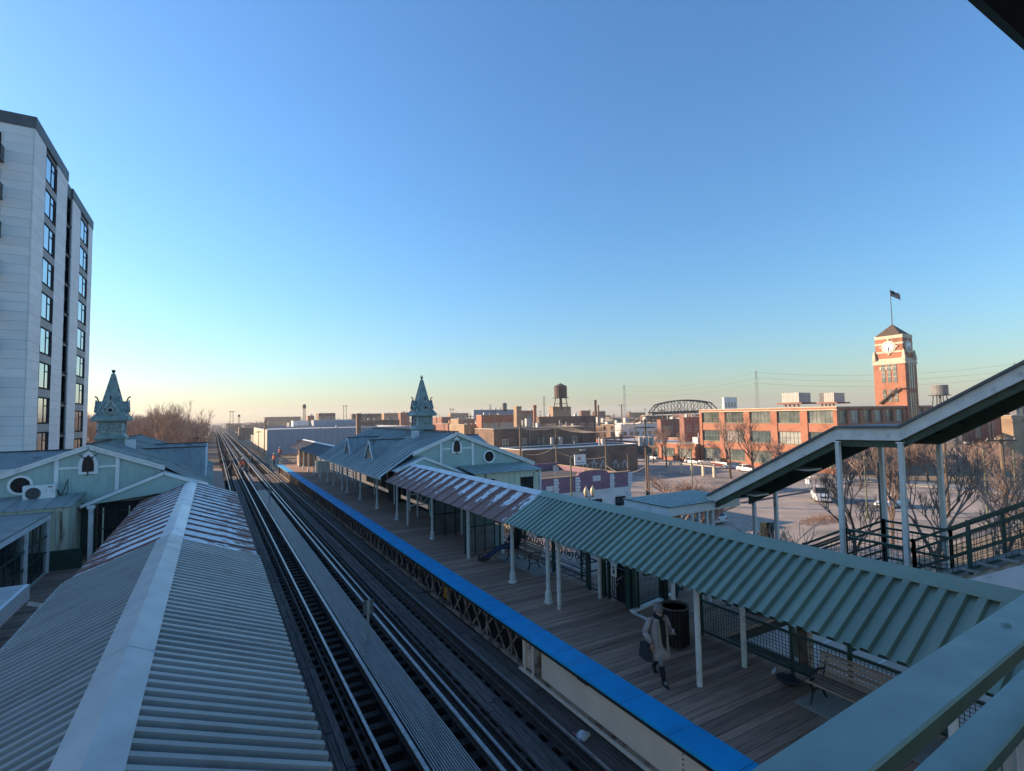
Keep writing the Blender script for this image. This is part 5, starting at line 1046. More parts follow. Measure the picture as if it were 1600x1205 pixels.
dish=thing('satellite_dish','small dish on the mauve shop roof','dish',(ca-1,y0+3,zt_)); MB().lathe((ca-1,y0+3,zt_-.3),[(.05,0),(.05,.9)],6).obj('mast',galv,dish); inst('bowl',MB().lathe((0,0,0),[(.02,0),(.25,.05),(.42,.16),(.44,.16),(.26,.03)],14).mesh('bowl',hvac),dish,V((ca-1,y0+3,zt_+.7)),Matrix.Rotation(R(70),3,'X'))
# ---------------------------------------------------------------- blocks placed by their near corner: left sunlit side, shaded front
def bldg(lab,pa,pb,pc,py,dep,m,rm=None,front=(),side=(),name='brick_building',coping=None,z0=ZG,par=.6,fm=None,gm=None):
    c=gd(pb,py,dep); y0=c.y; x0=c.x; x1=gy(pc,py,y0).x; r=ray(pa,py); y1=x0/(r.x/r.y) if pa<pb and r.x>0 else y0+18
    y1=min(max(y1,y0+1.6),y0+160); t=block(name,lab,x0,x1,y0,y1,c.z,m,rm,par,z0,coping=coping,group='blocks behind the station')
    for (n,z,w,h) in front: winrow(t,'-Y',y0,x0+.5,x1-.5,(c.z-z,),n,w,h,fm=fm or stone,gm=gm)
    for (n,z,w,h) in side: winrow(t,'-X',x0,y0+.5,y1-.5,(c.z-z,),n,w,h,fm=fm or stone,gm=gm)
    n_p=int((x1-x0)/6) if front else 0
    for j in range(n_p+1):
        xx=x0+(x1-x0-.5)*j/max(1,n_p); n_p and MB().box(xx,xx+.5,y0-.16,y0,z0,c.z-par).obj('pilaster',m,t)
    if n_p: MB().box(x0,x1,y0-.1,y0-.0,c.z-par-.9,c.z-par-.6).obj('brick_band',m,t); MB().tube((x0+(x1-x0)*.37,y0-.2,z0),(x0+(x1-x0)*.37,y0-.2,c.z-par),.09,n=6).obj('downpipe',galv,t)
    q=random.Random(int(pb*7)); 
    for j in range(4):
        vx=x0+(x1-x0)*q.uniform(.1,.9); vy=y0+min(y1-y0,14)*q.uniform(.15,.8); vw=q.uniform(.25,.8); vh=q.uniform(.7,1.7)
        (MB().box(vx,vx+vw,vy,vy+vw,c.z-par,c.z-par+vh) if j%2 else MB().tube((vx,vy,c.z-par),(vx,vy,c.z-par+vh+.5),.14,n=6)).obj('roof_vent',galv if j%3 else hvac,t)
    return t,x0,x1,y0,y1,c.z
wh=bldg('long blue grey metal warehouse with cream end wall beyond the far canopy',397,418,640,672,182,warehouse_blue,roof_pale,name='warehouse',coping=roof_pale)
x0,x1,y0,y1,zt_=wh[1:]
MB().box(x0-.12,x0-.02,y0+.1,y1,ZG,zt_-.1).obj('end_cladding',warehouse_cream,wh[0]); MB().box(x0+9,x0+14,y0-.05,y0,zt_-6.5,zt_-4).obj('window',glass_dk,wh[0])
m_=MB().box(0,1.9,-.12,-.02,0,1).mesh('cladding_sheet',warehouse_blue)
k=0; x=x0+.05
while x<x1-2: 
    if not(x0+7.5<x<x0+14): MB().box(x,x+2.35,y0-.12,y0-.02,ZG,zt_-.2-.02*(k%3)).obj('cladding_sheet',warehouse_blue,wh[0])
    x+=2.4; k+=1
DB=bldg('dark brick building with white roof edge and painted lettering behind the mauve shop',780,816,996,704,100,brick_br,roof_pale,name='brick_building',coping=white_paint,par=.3)
gp=V((gy(920,722,DB[3]).x,DB[3],-3)); 
gf=thing('graffiti','white spray painted lettering on the dark brick wall','graffiti',tuple(gp))
for k in range(9):
    a=gy(918+k*7+(6 if k>4 else 0),726,gp.y-.03); MB().bar((a.x,a.y,a.z-.8),(a.x+.5*(1 if k%2 else -1),a.y,a.z+1.0),.16,.03,(0,1,0)).obj('stroke',road_white,gf); MB().bar((a.x-.3,a.y-.01,a.z+(.3 if k%3 else -.5)),(a.x+.5,a.y-.01,a.z+(.6 if k%2 else .2)),.03,.14).obj('stroke',road_white,gf)
A1=bldg('wide brown brick building with two windows right behind the station gable',742,771,912,671,112,brick_br,roof_pale,front=((5,4.2,1.5,2.0),(5,8.2,1.5,2.0)),coping=stone)
bldg('taller dark brown brick building behind with a row of pale windows',838,842,930,652,150,brick_br,roof_tar,front=((7,4.6,2.0,2.6),),coping=brick_br)
bldg('sunlit orange brick building with curved parapet and cream windows',744,752,806,649,190,brick,roof_tar,front=((6,6,2.2,3.2),),gm=mat('blind window',(.5,.42,.3)))
bldg('grey flat roofed hall behind the curved parapet',738,740,806,641,230,warehouse_blue,roof_pale,coping=roof_pale)
bldg('tan low block left of the curved parapet',704,716,742,655,210,brick_tan,roof_pale,front=((4,5,1.2,2.2),))
bldg('rose block beyond the cupola',676,690,705,652,260,brick_pk,roof_pale,front=((4,5,1.6,2.2),))
bldg('sunlit tan penthouse block carrying the large water tower',858,864,892,636,236,brick_tan,roof_tar,coping=brick_tan)
bldg('low pale roofed block with white front right of centre',960,970,1030,664,190,shop_white,roof_tar,front=((6,4,1.5,1.4),))
bldg('brown block under the bridge truss',1000,1008,1052,650,260,brick_br,roof_tar,front=((5,4,2,2),))
bldg('salmon brick block with small square windows',1030,1032,1078,656,170,brick_pk,roof_pale,front=((5,3,1.4,1.0),),coping=brick_pk)
bldg('rose block with white window group left of the factory',1064,1068,1109,653,150,brick_pk,roof_pale,front=((3,4,1.6,1.8),),coping=brick_pk)
bldg('white shed at the left end of the factory',1085,1090,1110,684,130,shop_white,roof_pale)
bldg('white tall slab far behind the factory',1128,1131,1151,621,420,shop_white,roof_pale,front=((4,8,2,4),(4,20,2,4)))
bldg('orange brick corner building with bay windows at the right edge',1506,1514,1578,648,120,brick,roof_tar,front=((3,5.6,3.2,3.6),),fm=stone)
bldg('tan brick flats at the far right edge',1578,1580,1680,650,105,brick_tan,roof_tar,front=((4,3,1.4,1.8),))
bldg('rose brick block on the skyline at the far right',1560,1566,1584,632,170,brick,roof_tar,front=((2,4,1.2,1.2),))
bldg('grey block with white bands at the far right',1582,1586,1640,626,160,tank_grey,roof_tar,front=((4,5,2.5,2.5),(4,10,2.5,2.5)))
for k,(pa,pb,pc,py,dep,m_,lab) in enumerate((
 (448,452,486,661,330,tank_grey,'low dark grey hall beyond the warehouse roof'),(455,458,482,658,260,shop_white,'small white shed above the warehouse roof'),(486,490,556,657,255,warehouse_blue,'blue grey hall above the warehouse roof'),
 (494,498,524,646,360,brick_br,'tall dark mill block with corner turrets'),(548,550,596,647,340,brick_br,'brown mill block with pale windows left of the cupola'),(596,600,622,646,330,brick_tan,'tan mill block left of the cupola'),
 (556,560,624,657,250,brick_br,'long low brown brick shed before the mill blocks'),(479,481,491,650,345,brick,'small red block below the thin water tower'),(622,626,640,645,300,brick_pk,'rose block touching the cupola'),
 (412,414,470,652,600,brick_br,'distant brown block on the skyline above the tracks'),(700,704,732,646,420,brick_tan,'distant tan block on the skyline'),(905,908,922,642,330,brick_pk,'rose block with domed roof line'),(925,927,946,643,400,brick_br,'distant brown block behind the tall chimneys'),
 (980,983,1008,645,380,brick_tan,'distant tan hall left of the bridge'),(1110,1113,1128,640,460,tank_grey,'distant grey block right of the bridge'),(806,808,836,642,300,brick,'sunlit red block with roof sheds behind the square chimney'),(880,884,902,668,140,roof_pale,'white roofed shed between the brown buildings'))):
    bldg(lab,pa,pb,pc,py,dep,m_,roof_tar,front=((6,4.5,1.6,2.2),) if pc-pb>20 else ())
rr=random.Random(3)
for k in range(60):
    px=rr.uniform(340,1110); dep=rr.uniform(300,900); w=rr.uniform(8,30); c=gd(px,648,dep); hgt=rr.uniform(5,11)
    if c.x<25+c.y*.02: continue
    block('far_building','low block in the hazy distance among many alike',c.x,c.x+w,c.y,c.y+rr.uniform(10,30),ZG+hgt,rr.choice([brick_br,brick_tan,brick_pk,tank_grey,brick,shop_white]),rr.choice([roof_tar,roof_pale]),group='low blocks in the hazy distance')
# chimneys, water towers, bridge, pylons
def chimney(lab,pa,pb,pt,dep,m,sq=False,zb=ZG):
    a=gd(pa,pt,dep); b=gd(pb,pt,dep); w=(b-a).length; c=(a+b)/2
    t=thing('chimney',lab,'chimney',(c.x,c.y,zb),'chimneys on the skyline'); h_=c.z-zb
    if sq: MB().box(c.x-w/2,c.x+w/2,c.y-w/2,c.y+w/2,zb,c.z).obj('stack',m,t); MB().box(c.x-w*.55,c.x+w*.55,c.y-w*.55,c.y+w*.55,c.z-.6,c.z-.2).obj('band',m,t)
    else: MB().lathe((c.x,c.y,zb),[(w*.62,0),(w/2,h_),(w*.42,h_)],12).obj('stack',m,t); MB().lathe((c.x,c.y,c.z-1.2),[(w*.52,0),(w*.6,.3),(w*.6,.7),(w*.52,1)],12).obj('band',m,t)
chimney('square tan brick chimney beside the curved parapet',804,813,635,185,brick_tan,True); chimney('slim round red chimney right of the square one',833,838,633,210,brick); chimney('dark round chimney rising from the warehouse roof',557,563,646,180,brick_br,True)
chimney('tall round brown chimney behind the brown buildings',928,932,625,300,brick_br); chimney('thin pale chimney next to the tall brown one',933,936,633,240,brick_tan); chimney('stub chimney left of the warehouse',413,417,657,190,brick_tan)
def wtower(lab,px,ptop,pbot,pleg,wpx,dep,m,conical=True,legs=4,zb=None):
    c=gd(px,ptop,dep); r=wpx/2/FPX*dep; zt_=c.z; z1=gd(px,pbot,dep).z; z2=zb if zb is not None else gd(px,pleg,dep).z
    t=thing('water_tower',lab,'water tower',(c.x,c.y,z2),'water towers on the skyline'); hc=r*.5 if conical else .05
    MB().lathe((c.x,c.y,z1),[(r*.95,0),(r,.2),(r*1.0,zt_-z1-hc),(r*1.04,zt_-z1-hc),(r*.05,zt_-z1)] if conical else [(r,0),(r,zt_-z1)],18).obj('tank',m,t)
    MB().lathe((c.x,c.y,z1-.1),[(r*1.28,0),(r*1.28,.25),(r*.9,.25)],18).obj('walkway',steel_dark,t)
    for k in range(3): MB().lathe((c.x,c.y,z1+(zt_-z1-hc)*(.2+.3*k)),[(r*1.005,0),(r*1.02,.05),(r*1.005,.12)],18).obj('hoop',m,t)
    for k in range(legs):
        a=math.pi/4+k*2*math.pi/legs; MB().tube((c.x+r*.8*math.cos(a),c.y+r*.8*math.sin(a),z1),(c.x+r*1.15*math.cos(a),c.y+r*1.15*math.sin(a),z2),r*.05+.05,n=6).obj('leg',steel_dark,t)
        a2=a+2*math.pi/legs; MB().tube((c.x+r*.95*math.cos(a),c.y+r*.95*math.sin(a),(z1+z2)/2),(c.x+r*.95*math.cos(a2),c.y+r*.95*math.sin(a2),(z1+z2)/2),r*.03+.03,n=4).obj('brace',steel_dark,t)
    MB().tube((c.x,c.y,z1),(c.x,c.y,z2),r*.16,n=8).obj('riser',m,t)
wtower('large brown water tower with conical cap on a tan block',875.5,599,622,640,20,236,tank_brown); wtower('squat grey water tower right of the clock tower',1467.5,602,618,634,22,190,tank_grey,False,zb=gd(1467,636,190).z-4)
wtower('thin legged dark water tower left of the mill blocks',475.5,631.5,638,660,5,360,tank_brown,zb=ZG); wtower('small green grey water tank above the curved parapet hall',788,629,641,643,8,232,tank_grey,True); wtower('small dark tank on the horizon over the tracks',373.5,648,651.5,656,3.2,420,tank_brown,False,zb=ZG)
def flattop(px,pt,pb,dep,lab):
    c=gd(px,pt,dep); t=thing('lattice_mast',lab,'mast',(c.x,c.y,ZG),'lighting masts on the skyline'); w=dep/FPX
    for s_ in (-1,1): MB().tube((c.x+s_*2*w,c.y,c.z-.3),(c.x+s_*2.2*w,c.y,ZG),w*.35,n=5).obj('leg',steel_dark,t)
    MB().box(c.x-4*w,c.x+4*w,c.y-w,c.y+w,c.z-.9*w,c.z).obj('head_frame',steel_dark,t)
    for k in range(4): z_=ZG+(c.z-ZG)*(.3+.18*k); MB().bar((c.x-2*w,c.y,z_),(c.x+2*w,c.y,z_+1.5*w),w*.25,w*.25).obj('brace',steel_dark,t)
flattop(539,634,648,330,'flat topped lighting mast left of the cupola'); flattop(706,639,652,330,'flat topped lighting mast right of the cupola'); flattop(362,643,660,300,'slim mast with crossbar beside the far tracks')
br=thing('truss_bridge','dark arched steel truss bridge left of the factory','bridge',(0,0,0)); dep=300; a=gd(1018,645,dep); b_=gd(1122,641,dep); 
D_=(b_-a); n_=10; side=V((-D_.y,D_.x,0)).normalized()*7
tops=[]
for s_ in (0,1):
    off=side*s_; lo=[a+D_*(i/n_)+off for i in range(n_+1)]; hi=[p+V((0,0,(6.5-3.2*((i-n_/2)/(n_/2))**2) if 0<i<n_ else 0)) for i,p in enumerate(lo)]
    MB().path([p for p in lo],.35,4).obj('bottom_chord',steel_dark,br); MB().path(hi,.35,4).obj('top_chord',steel_dark,br); tops.append(hi)
    for i in range(1,n_):
        MB().tube(lo[i],hi[i],.2,n=4).obj('hanger',steel_dark,br); 
        if i<n_/2: MB().tube(lo[i+1],hi[i],.15,n=4).obj('diagonal',steel_dark,br)
        else: MB().tube(lo[i-1],hi[i],.15,n=4).obj('diagonal',steel_dark,br)
for i in range(1,n_): MB().tube(tops[0][i],tops[1][i],.15,n=4).obj('cross_strut',steel_dark,br)
MB().prism([a-V((0,0,.4)),b_-V((0,0,.4)),b_-V((0,0,1.2)),a-V((0,0,1.2))],tuple(side)).obj('deck',steel_dark,br)
for f_ in (0,1): p=a+D_*f_; MB().box(p.x-1,p.x+1,p.y-1,p.y+7,ZG,p.z-1.2).obj('pier',concrete,br)
def pylon(px,pt,dep,lab,w0=2.2):
    c=gd(px,pt,dep); t=thing('power_pylon',lab,'pylon',(c.x,c.y,ZG),'power pylons on the skyline'); b=MB(); hh=c.z-ZG; k_=dep/FPX
    lv=[ZG,ZG+hh*.35,ZG+hh*.6,ZG+hh*.8,c.z]; ws=[w0*k_*1.3,w0*k_*.9,w0*k_*.7,w0*k_*.6,.3*k_]
    for (z0,wa),(z1,wb) in zip(zip(lv,ws),list(zip(lv,ws))[1:]):
        for sx,sy in ((-1,-1),(1,-1),(1,1),(-1,1)): b.tube((c.x+sx*wa,c.y+sy*wa,z0),(c.x+sx*wb,c.y+sy*wb,z1),.18*k_,n=4)
        for sx in (-1,1): b.tube((c.x-wa,c.y+sx*wa,z0),(c.x+wb,c.y+sx*wb,z1),.12*k_,n=3); b.tube((c.x+wa,c.y+sx*wa,z0),(c.x-wb,c.y+sx*wb,z1),.12*k_,n=3)
    b.obj('mast',galv,t)
    for f_ in (.97,.88,.79): MB().bar((c.x-4.2*k_,c.y,ZG+hh*f_),(c.x+4.2*k_,c.y,ZG+hh*f_),.3*k_,.3*k_).obj('cross_arm',galv,t)
    return c
P1=pylon(975,601.5,420,'steel power pylon above the bridge, left'); P2=pylon(1181,579,330,'tall steel power pylon above the factory roof'); pylon(850,619,600,'distant power pylon left of the large water tower',1.2); pylon(766,632,700,'distant power pylon left of the small tank',1.0); P3=pylon(1585,566,300,'tall steel power pylon behind the stair roof at the right')
def cable(name,lab,a,b,sag,r,grp=None,n=14,par=None):
    a,b=V(a),V(b); pts=[a.lerp(b,i/n)-V((0,0,sag*4*(i/n)*(1-i/n))) for i in range(n+1)]; o=MB().path(pts,r,4).obj(name,wire_m,par)
    if par is None: tag(o,lab,'cable',grp)
    return o
for k,f_ in enumerate((.97,.88,.79)):
    z=lambda P: V((P.x,P.y,ZG+(P.z-ZG)*f_))
    cable('power_line',('highest','middle','lowest')[k]+' power line strung between the pylons at the right',z(P2),z(P3),4,.05,'pylon power lines'); cable('power_line',('highest','middle','lowest')[k]+' power line strung between the pylons at the left',z(P1),z(P2),4,.05,'pylon power lines over the bridge')
# ---------------------------------------------------------------- utility poles, lamps
def upole(px,pbase,ptop,lab,arms=1,trans=0,dep=None,r=.16,m=pole_wood):
    p=gz(px,pbase,ZG) if dep is None else gd(px,pbase,dep); zt_=gy(px,ptop,p.y).z
    t=thing('utility_pole',lab,'utility pole',(p.x,p.y,ZG),'utility poles'); MB().tube((p.x,p.y,ZG),(p.x,p.y,zt_),r,r*.75,8).obj('pole',m,t)
    ax=V((.83,-.55,0))
    for k in range(arms):
        z=zt_-.35-k*.9; q=V((p.x,p.y,z)); MB().bar(q-ax*1.35,q+ax*1.35,.12,.14).obj('cross_arm',m,t)
        for s_ in (-1.2,-.5,.5,1.2): w=q+ax*s_; MB().lathe((w.x,w.y,w.z+.06),[(.03,0),(.06,.06),(.06,.14),(.02,.2)],6).obj('insulator',galv,t)
    for k in range(trans):
        q=V((p.x,p.y,zt_-3.2))+ax*(-.75+k*(1.5/max(1,trans-1)) if trans>1 else -.4)*1.0; MB().lathe((q.x,q.y-.1,q.z-.6),[(.3,0),(.34,.05),(.34,1.15),(.28,1.25),(.08,1.3)],12).obj('transformer',galv,t)
    return V((p.x,p.y,zt_))
U1=upole(870,745,661,'utility pole with paired transformers behind the station gable',1,2,92); U2=upole(1011,765,654,'tall utility pole with three transformers beside the parking lot',2,3,72); U3=upole(948,752,672,'plain wood pole behind the mauve shop',0,0,88); U4=upole(961,712,647,'thin pale pole left of the bridge',0,0,150,.2); U5=upole(814,745,664,'short yellowish pole with fittings behind the gable',0,0,95,.26); U6=upole(982,750,710,'short post by the dark brick wall',0,0,90,.14); U7=upole(1014,765,711,'short pole leaning beside the tall pole',0,0,71.5,.13)
U8=upole(1482,800,672,'pale pole rising among the right hand trees',0,0,60,.2); U9=upole(1572,800,682,'thick pale pole at the right edge',1,0,48,.22); U10=upole(733,745,655,'thin dark pole behind the gable roof',0,0,130,.12); U11=upole(1037,700,640,'thin far pole beneath the bridge',1,0,190,.2); U12=upole(973,700,632,'far brown pole left of the bridge',1,0,220,.3); U13=upole(1380,845,722,'dark slim pole behind the stair landing',0,0,34,.14,tank_brown)
for s_,nm in ((-1.2,'outer left'),(-.4,'inner left'),(.4,'inner right'),(1.2,'outer right')):
    ax=V((.83,-.55,0))*s_
    cable('overhead_wire',nm+' overhead wire of the four sagging between the transformer poles',U1+ax+V((0,0,-.2)),U2+ax+V((0,0,-.2)),1.6,.035,'overhead wires behind the shop'); cable('overhead_wire',nm+' overhead wire of the four reaching left from the transformer pole',U5+ax*.5,U1+ax+V((0,0,-.2)),1.0,.035,'overhead wires behind the gable')
cable('overhead_wire','thick low wire looping past the plain wood pole',U1-V((0,0,5)),U3-V((0,0,4.5)),.8,.05); cable('overhead_wire','thick low wire from the plain wood pole to the tall pole',U3-V((0,0,6)),U2-V((0,0,6.5)),1.2,.05); cable('overhead_wire','wire running up to the thin pale pole',U1,U4,2,.045); cable('overhead_wire','low wire from the short yellowish pole',U5-V((0,0,5)),U1-V((0,0,4)),1,.05)
def streetlamp(px,pb,pt,parm,dep,lab,m=lamp_green,curve=True):
    p=gd(px,pb,dep); zt_=gy(px,pt,p.y).z; e=gy(parm,pt-3,p.y); t=thing('street_lamp',lab,'street lamp',(p.x,p.y,ZG),'street lamps')
    MB().tube((p.x,p.y,ZG),(p.x,p.y,zt_),.11,.07,8).obj('post',m,t); MB().lathe((p.x,p.y,ZG),[(.2,0),(.18,.6),(.12,.7)],8).obj('base',m,t)
    L=e.x-p.x; pts=[V((p.x+L*f_,p.y,zt_+ .75*math.sin(f_*math.pi/2))) for f_ in (0,.2,.4,.6,.8,1)]; MB().path(pts,.045,6).obj('arm',m,t)
    q=pts[-1]; s_=1 if L>0 else -1; MB().prism([(q.x,q.y-.13,q.z-.06),(q.x+s_*.7,q.y-.1,q.z-.03),(q.x+s_*.7,q.y+.1,q.z-.03),(q.x,q.y+.13,q.z-.06)],(0,0,.14)).obj('lamp_head',galv,t)
streetlamp(893,775,716,907,55,'green street lamp with curved arm in front of the mauve shop'); streetlamp(1082,765,704,1104,80,'street lamp standing before the brick factory'); streetlamp(1543,800,700,1512,55,'street lamp with long curved arm among the right hand trees'); streetlamp(1355,800,712,1334,60,'street lamp arm showing beside the stair posts'); streetlamp(1590,800,702,1570,62,'street lamp at the far right edge')
al=thing('acorn_lamp','twin cream acorn lamps on one post before the mauve shop','street lamp',tuple(gd(921,800,50)))
p=gd(921,775,50); MB().tube((p.x,p.y,ZG),(p.x,p.y,p.z-.2),.07,n=8).obj('post',iron,al); MB().bar((p.x-.42,p.y,p.z-.1),(p.x+.42,p.y,p.z-.1),.05,.06).obj('arm',iron,al)
for s_ in (-.4,.4): MB().lathe((p.x+s_,p.y,p.z-.05),[(.06,0),(.19,.2),(.24,.45),(.17,.75),(.05,.9),(.02,1.05)],12).obj('globe',lamp_glass,al,smooth=True); MB().lathe((p.x+s_,p.y,p.z-.12),[(.08,0),(.11,.08)],8).obj('lamp_collar',iron,al)
bb=gd(906,718,84); bi=thing('roof_signboard','white signboard with a faded red block on a frame behind the shop','sign',(bb.x,bb.y,ZG)); x0,z1=bb.x-1.4,gy(898,711,bb.y).z; x1=gy(915,711,bb.y).x; x0=gy(898,711,bb.y).x; z0=gy(898,727,bb.y).z
MB().box(x0,x1,bb.y,bb.y+.15,z0,z1).obj('board',shop_white,bi); MB().box(x0+.6,x0+1.15,bb.y-.02,bb.y,z1-.85,z1-.4).obj('mark',mat('faded red print',(.5,.2,.17)),bi); MB().box(x0+.3,x1-.3,bb.y-.02,bb.y,z0+.25,z0+.4).obj('line',warehouse_blue,bi)
for q in (x0+.2,x1-.3): MB().box(q,q+.12,bb.y+.16,bb.y+.3,ZG,z1).obj('leg',steel_dark,bi)
# ---------------------------------------------------------------- vehicles
def car(lab,loc,rz,paint,kind='sedan',group='cars parked by the factory'):
    L,Wd=(4.6,1.8) if kind=='sedan' else (4.9,1.95); g=1.0
    h1=.92 if kind=='sedan' else 1.1; h2=1.45 if kind=='sedan' else 1.85
    t=thing('parked_car',lab,'car',(0,0,0),group); hw=Wd/2
    def ring(x,zb,zt_,w): return [(x,-w,zb),(x,w,zb),(x,w*1.0,zb+(zt_-zb)*.6),(x,w*.92,zt_),(x,-w*.92,zt_),(x,-w,zb+(zt_-zb)*.6)]
    nz=h1-.12 if kind=='sedan' else h1-.04
    MB().loft([ring(-L/2,.38,h1-.15,hw*.88),ring(-L/2+.18,.25,h1-.03,hw*.97),ring(-L*.2,.22,h1,hw),ring(L*.15,.22,h1,hw),ring(L/2-.7,.25,nz,hw*.96),ring(L/2-.1,.3,nz-.12,hw*.9),ring(L/2,.4,nz-.25,hw*.82)]).obj('body',paint,t)
    xb=(-L*.42,-L*.30,L*.05,L*.22) if kind=='sedan' else (-L*.47,-L*.42,L*.06,L*.2)
    MB().loft([[(xb[0],-hw*.88,h1-.02),(xb[0],hw*.88,h1-.02),(xb[0]+.02,hw*.88,h1),(xb[0]+.02,-hw*.88,h1)],[(xb[1],-hw*.82,h1-.02),(xb[1],hw*.82,h1-.02),(xb[1],hw*.72,h2-.04),(xb[1],-hw*.72,h2-.04)],[(xb[2],-hw*.84,h1-.02),(xb[2],hw*.84,h1-.02),(xb[2],hw*.72,h2-.05),(xb[2],-hw*.72,h2-.05)],[(xb[3],-hw*.9,h1-.03),(xb[3],hw*.9,h1-.03),(xb[3]-.02,hw*.9,h1-.01),(xb[3]-.02,-hw*.9,h1-.01)]]).obj('cabin_glass',glass_dk,t)
    MB().prism([(xb[1]-.05,-hw*.74,h2-.05),(xb[2]+.05,-hw*.74,h2-.06),(xb[2]+.05,hw*.74,h2-.06),(xb[1]-.05,hw*.74,h2-.05)],(0,0,.06)).obj('roof',paint,t)
    for s_ in (-1,1):
        for x in ((xb[1]+xb[2])/2,): MB().prism([(x-.05,s_*hw*.9,h1-.02),(x+.05,s_*hw*.9,h1-.02),(x+.05,s_*hw*.73,h2-.05),(x-.05,s_*hw*.73,h2-.05)],(0,-s_*.04,0)).obj('door_pillar',paint,t)
        MB().box(L/2-.16,L/2-.02,s_*hw*.62-.18,s_*hw*.62+.18,nz-.32,nz-.16).obj('headlight',chrome,t); MB().box(-L/2-.01,-L/2+.05,s_*hw*.65-.16,s_*hw*.65+.16,h1-.35,h1-.18).obj('tail_light',mat('tail light',(.3,.02,.02),rough=.3),t)
        MB().box(xb[3]-.25,xb[3]-.1,s_*hw*1.08-.08,s_*hw*1.08+.08,h1,h1+.14).obj('door_mirror',paint,t)
    MB().box(L/2-.05,L/2+.02,-hw*.42,hw*.42,nz-.38,nz-.2).obj('grille',iron,t); MB().box(L/2-.12,L/2+.05,-hw*.85,hw*.85,.3,.46).obj('bumper',paint,t)
    wme=MB().lathe((0,0,0),[(.2,-.02),(.31,0),(.33,.05),(.33,.17),(.31,.22),(.2,.24)],16).mesh('wheel',rubber); rme=MB().lathe((0,0,0),[(.19,.0),(.19,.26),(.05,.27)],10).mesh('rim',galv)
    for x in (-L*.3,L*.31):
        for s_ in (-1,1):
            w=inst('wheel',wme,t,V((x,s_*(hw-.2),.33)),Matrix.Rotation(-s_*math.pi/2,3,'X')); q=bpy.data.objects.new('rim',rme); C.objects.link(q); q.parent=w
    t.location=loc; t.rotation_euler=(0,0,rz); return t
cp=lambda n,c: mat('car paint '+n,c,tuple(x*.9 for x in c),rough=.25,spec=.7)
silver=cp('silver',(.55,.56,.56)); wht=cp('white',(.7,.7,.69)); blk=cp('black',(.02,.02,.022)); redp=cp('red',(.3,.02,.02)); blu=cp('blue',(.04,.08,.18)); gry=cp('grey',(.18,.18,.19)); mar=cp('maroon',(.14,.02,.025))
p=gz(1283,782,ZG); car('white sport utility car driving on the sunlit street',(p.x,p.y,ZG+.02),R(218),wht,'suv')
for k,(px,py,pt_,kd,lab) in enumerate(((1083,725,silver,'sedan','silver car by the factory wall, farthest left of the bright ones'),(1108,727,gry,'suv','grey van like car before the factory door'),(1128,729,mar,'suv','dark red car with sunlit roof by the factory'),(1146,733,blu,'sedan','dark blue saloon parked before the left factory bays'),(1168,737,wht,'sedan','white saloon nearest the stair roof'),(1032,716,blu,'sedan','blue car in the shade of the dark brick wall'),(1046,717,gry,'suv','grey car in the shaded end of the lot'),(1060,719,blk,'sedan','black car in the shaded end of the lot'),(1020,718,silver,'sedan','pale car at the shaded left end of the lot'),(1062,712,mar,'suv','maroon car behind the black one'))):
    p=gz(px,py,ZG); car(lab,(p.x,p.y,ZG+.02),R(100 if k%2 else 262),pt_,kd)
car('pale car roof seen through the railing behind the near bench',(17.3,9.6,ZG+.02),R(92),wht,'suv','cars parked below the station'); car('red car glimpsed under the stair roof',(*gz(1208,766,ZG).xy,ZG+.02),R(190),redp); car('white car parked behind the stair posts',(*gz(1395,792,ZG).xy,ZG+.02),R(170),wht,'sedan','cars parked below the station')
car('silver car seen between the entrance canopy posts',(*gz(1105,815,ZG).xy,ZG+.02),R(85),silver,'sedan','cars parked below the station')
for k,(px,py,lab) in enumerate(((1293,738,'person in dark coat walking by the factory corner'),)):
    p=gz(px,py,ZG); dup(wk_,(p.x,p.y,ZG+.13),R(40),lab,'pedestrians')
ph=gz(1262,766,ZG); sgp=thing('street_sign','thin street sign post with pale plates on the sunlit pavement','sign',(ph.x,ph.y,ZG)); MB().tube((ph.x,ph.y,ZG),(ph.x,ph.y,gy(1261,736,ph.y).z),.07,n=6).obj('post',galv,sgp)
zz=gy(1261,742,ph.y).z; MB().box(ph.x-.02,ph.x+.02,ph.y-.5,ph.y+.5,zz-.5,zz+.3).obj('plate',white_paint,sgp); MB().box(ph.x-.02,ph.x+.02,ph.y-.3,ph.y+.3,zz-1.4,zz-.7).obj('plate',white_paint,sgp)
for k,(px,lab) in enumerate(((1192,'amber traffic signal on its pole beyond the green canopy'),(1203,'dark backed traffic signal beside the amber one'))):
    d_=30; p=gd(px,830,d_); t=thing('traffic_signal',lab,'traffic light',(p.x,p.y,ZG),'traffic signals'); MB().tube((p.x,p.y+.1,ZG),(p.x,p.y+.1,p.z+.4),.06,n=8).obj('pole',lamp_green,t); MB().box(p.x-.17,p.x+.17,p.y-.15,p.y+.05,p.z-.5,p.z+.5).obj('signal_head',orange_m if k==0 else iron,t)
    for j in range(3): MB().lathe((p.x-.0,p.y-.16,p.z+.2-.31*j),[(.1,0),(.1,.03)],10).obj('lens',glass_dk,t)
fnc=thing('lot_fence','low white rail fence of thick posts round the parking lot','fence',(*gz(1060,740,ZG).xy,ZG))
pts=[gz(1048+k*17,737+k*2.2,ZG) for k in range(5)]
for p in pts: MB().box(p.x-.22,p.x+.22,p.y-.22,p.y+.22,ZG,ZG+2.1).obj('post',stone,fnc)
for a,b_ in zip(pts,pts[1:]): MB().bar(a+V((0,0,2.0)),b_+V((0,0,2.0)),.12,.16).obj('rail',stone,fnc)
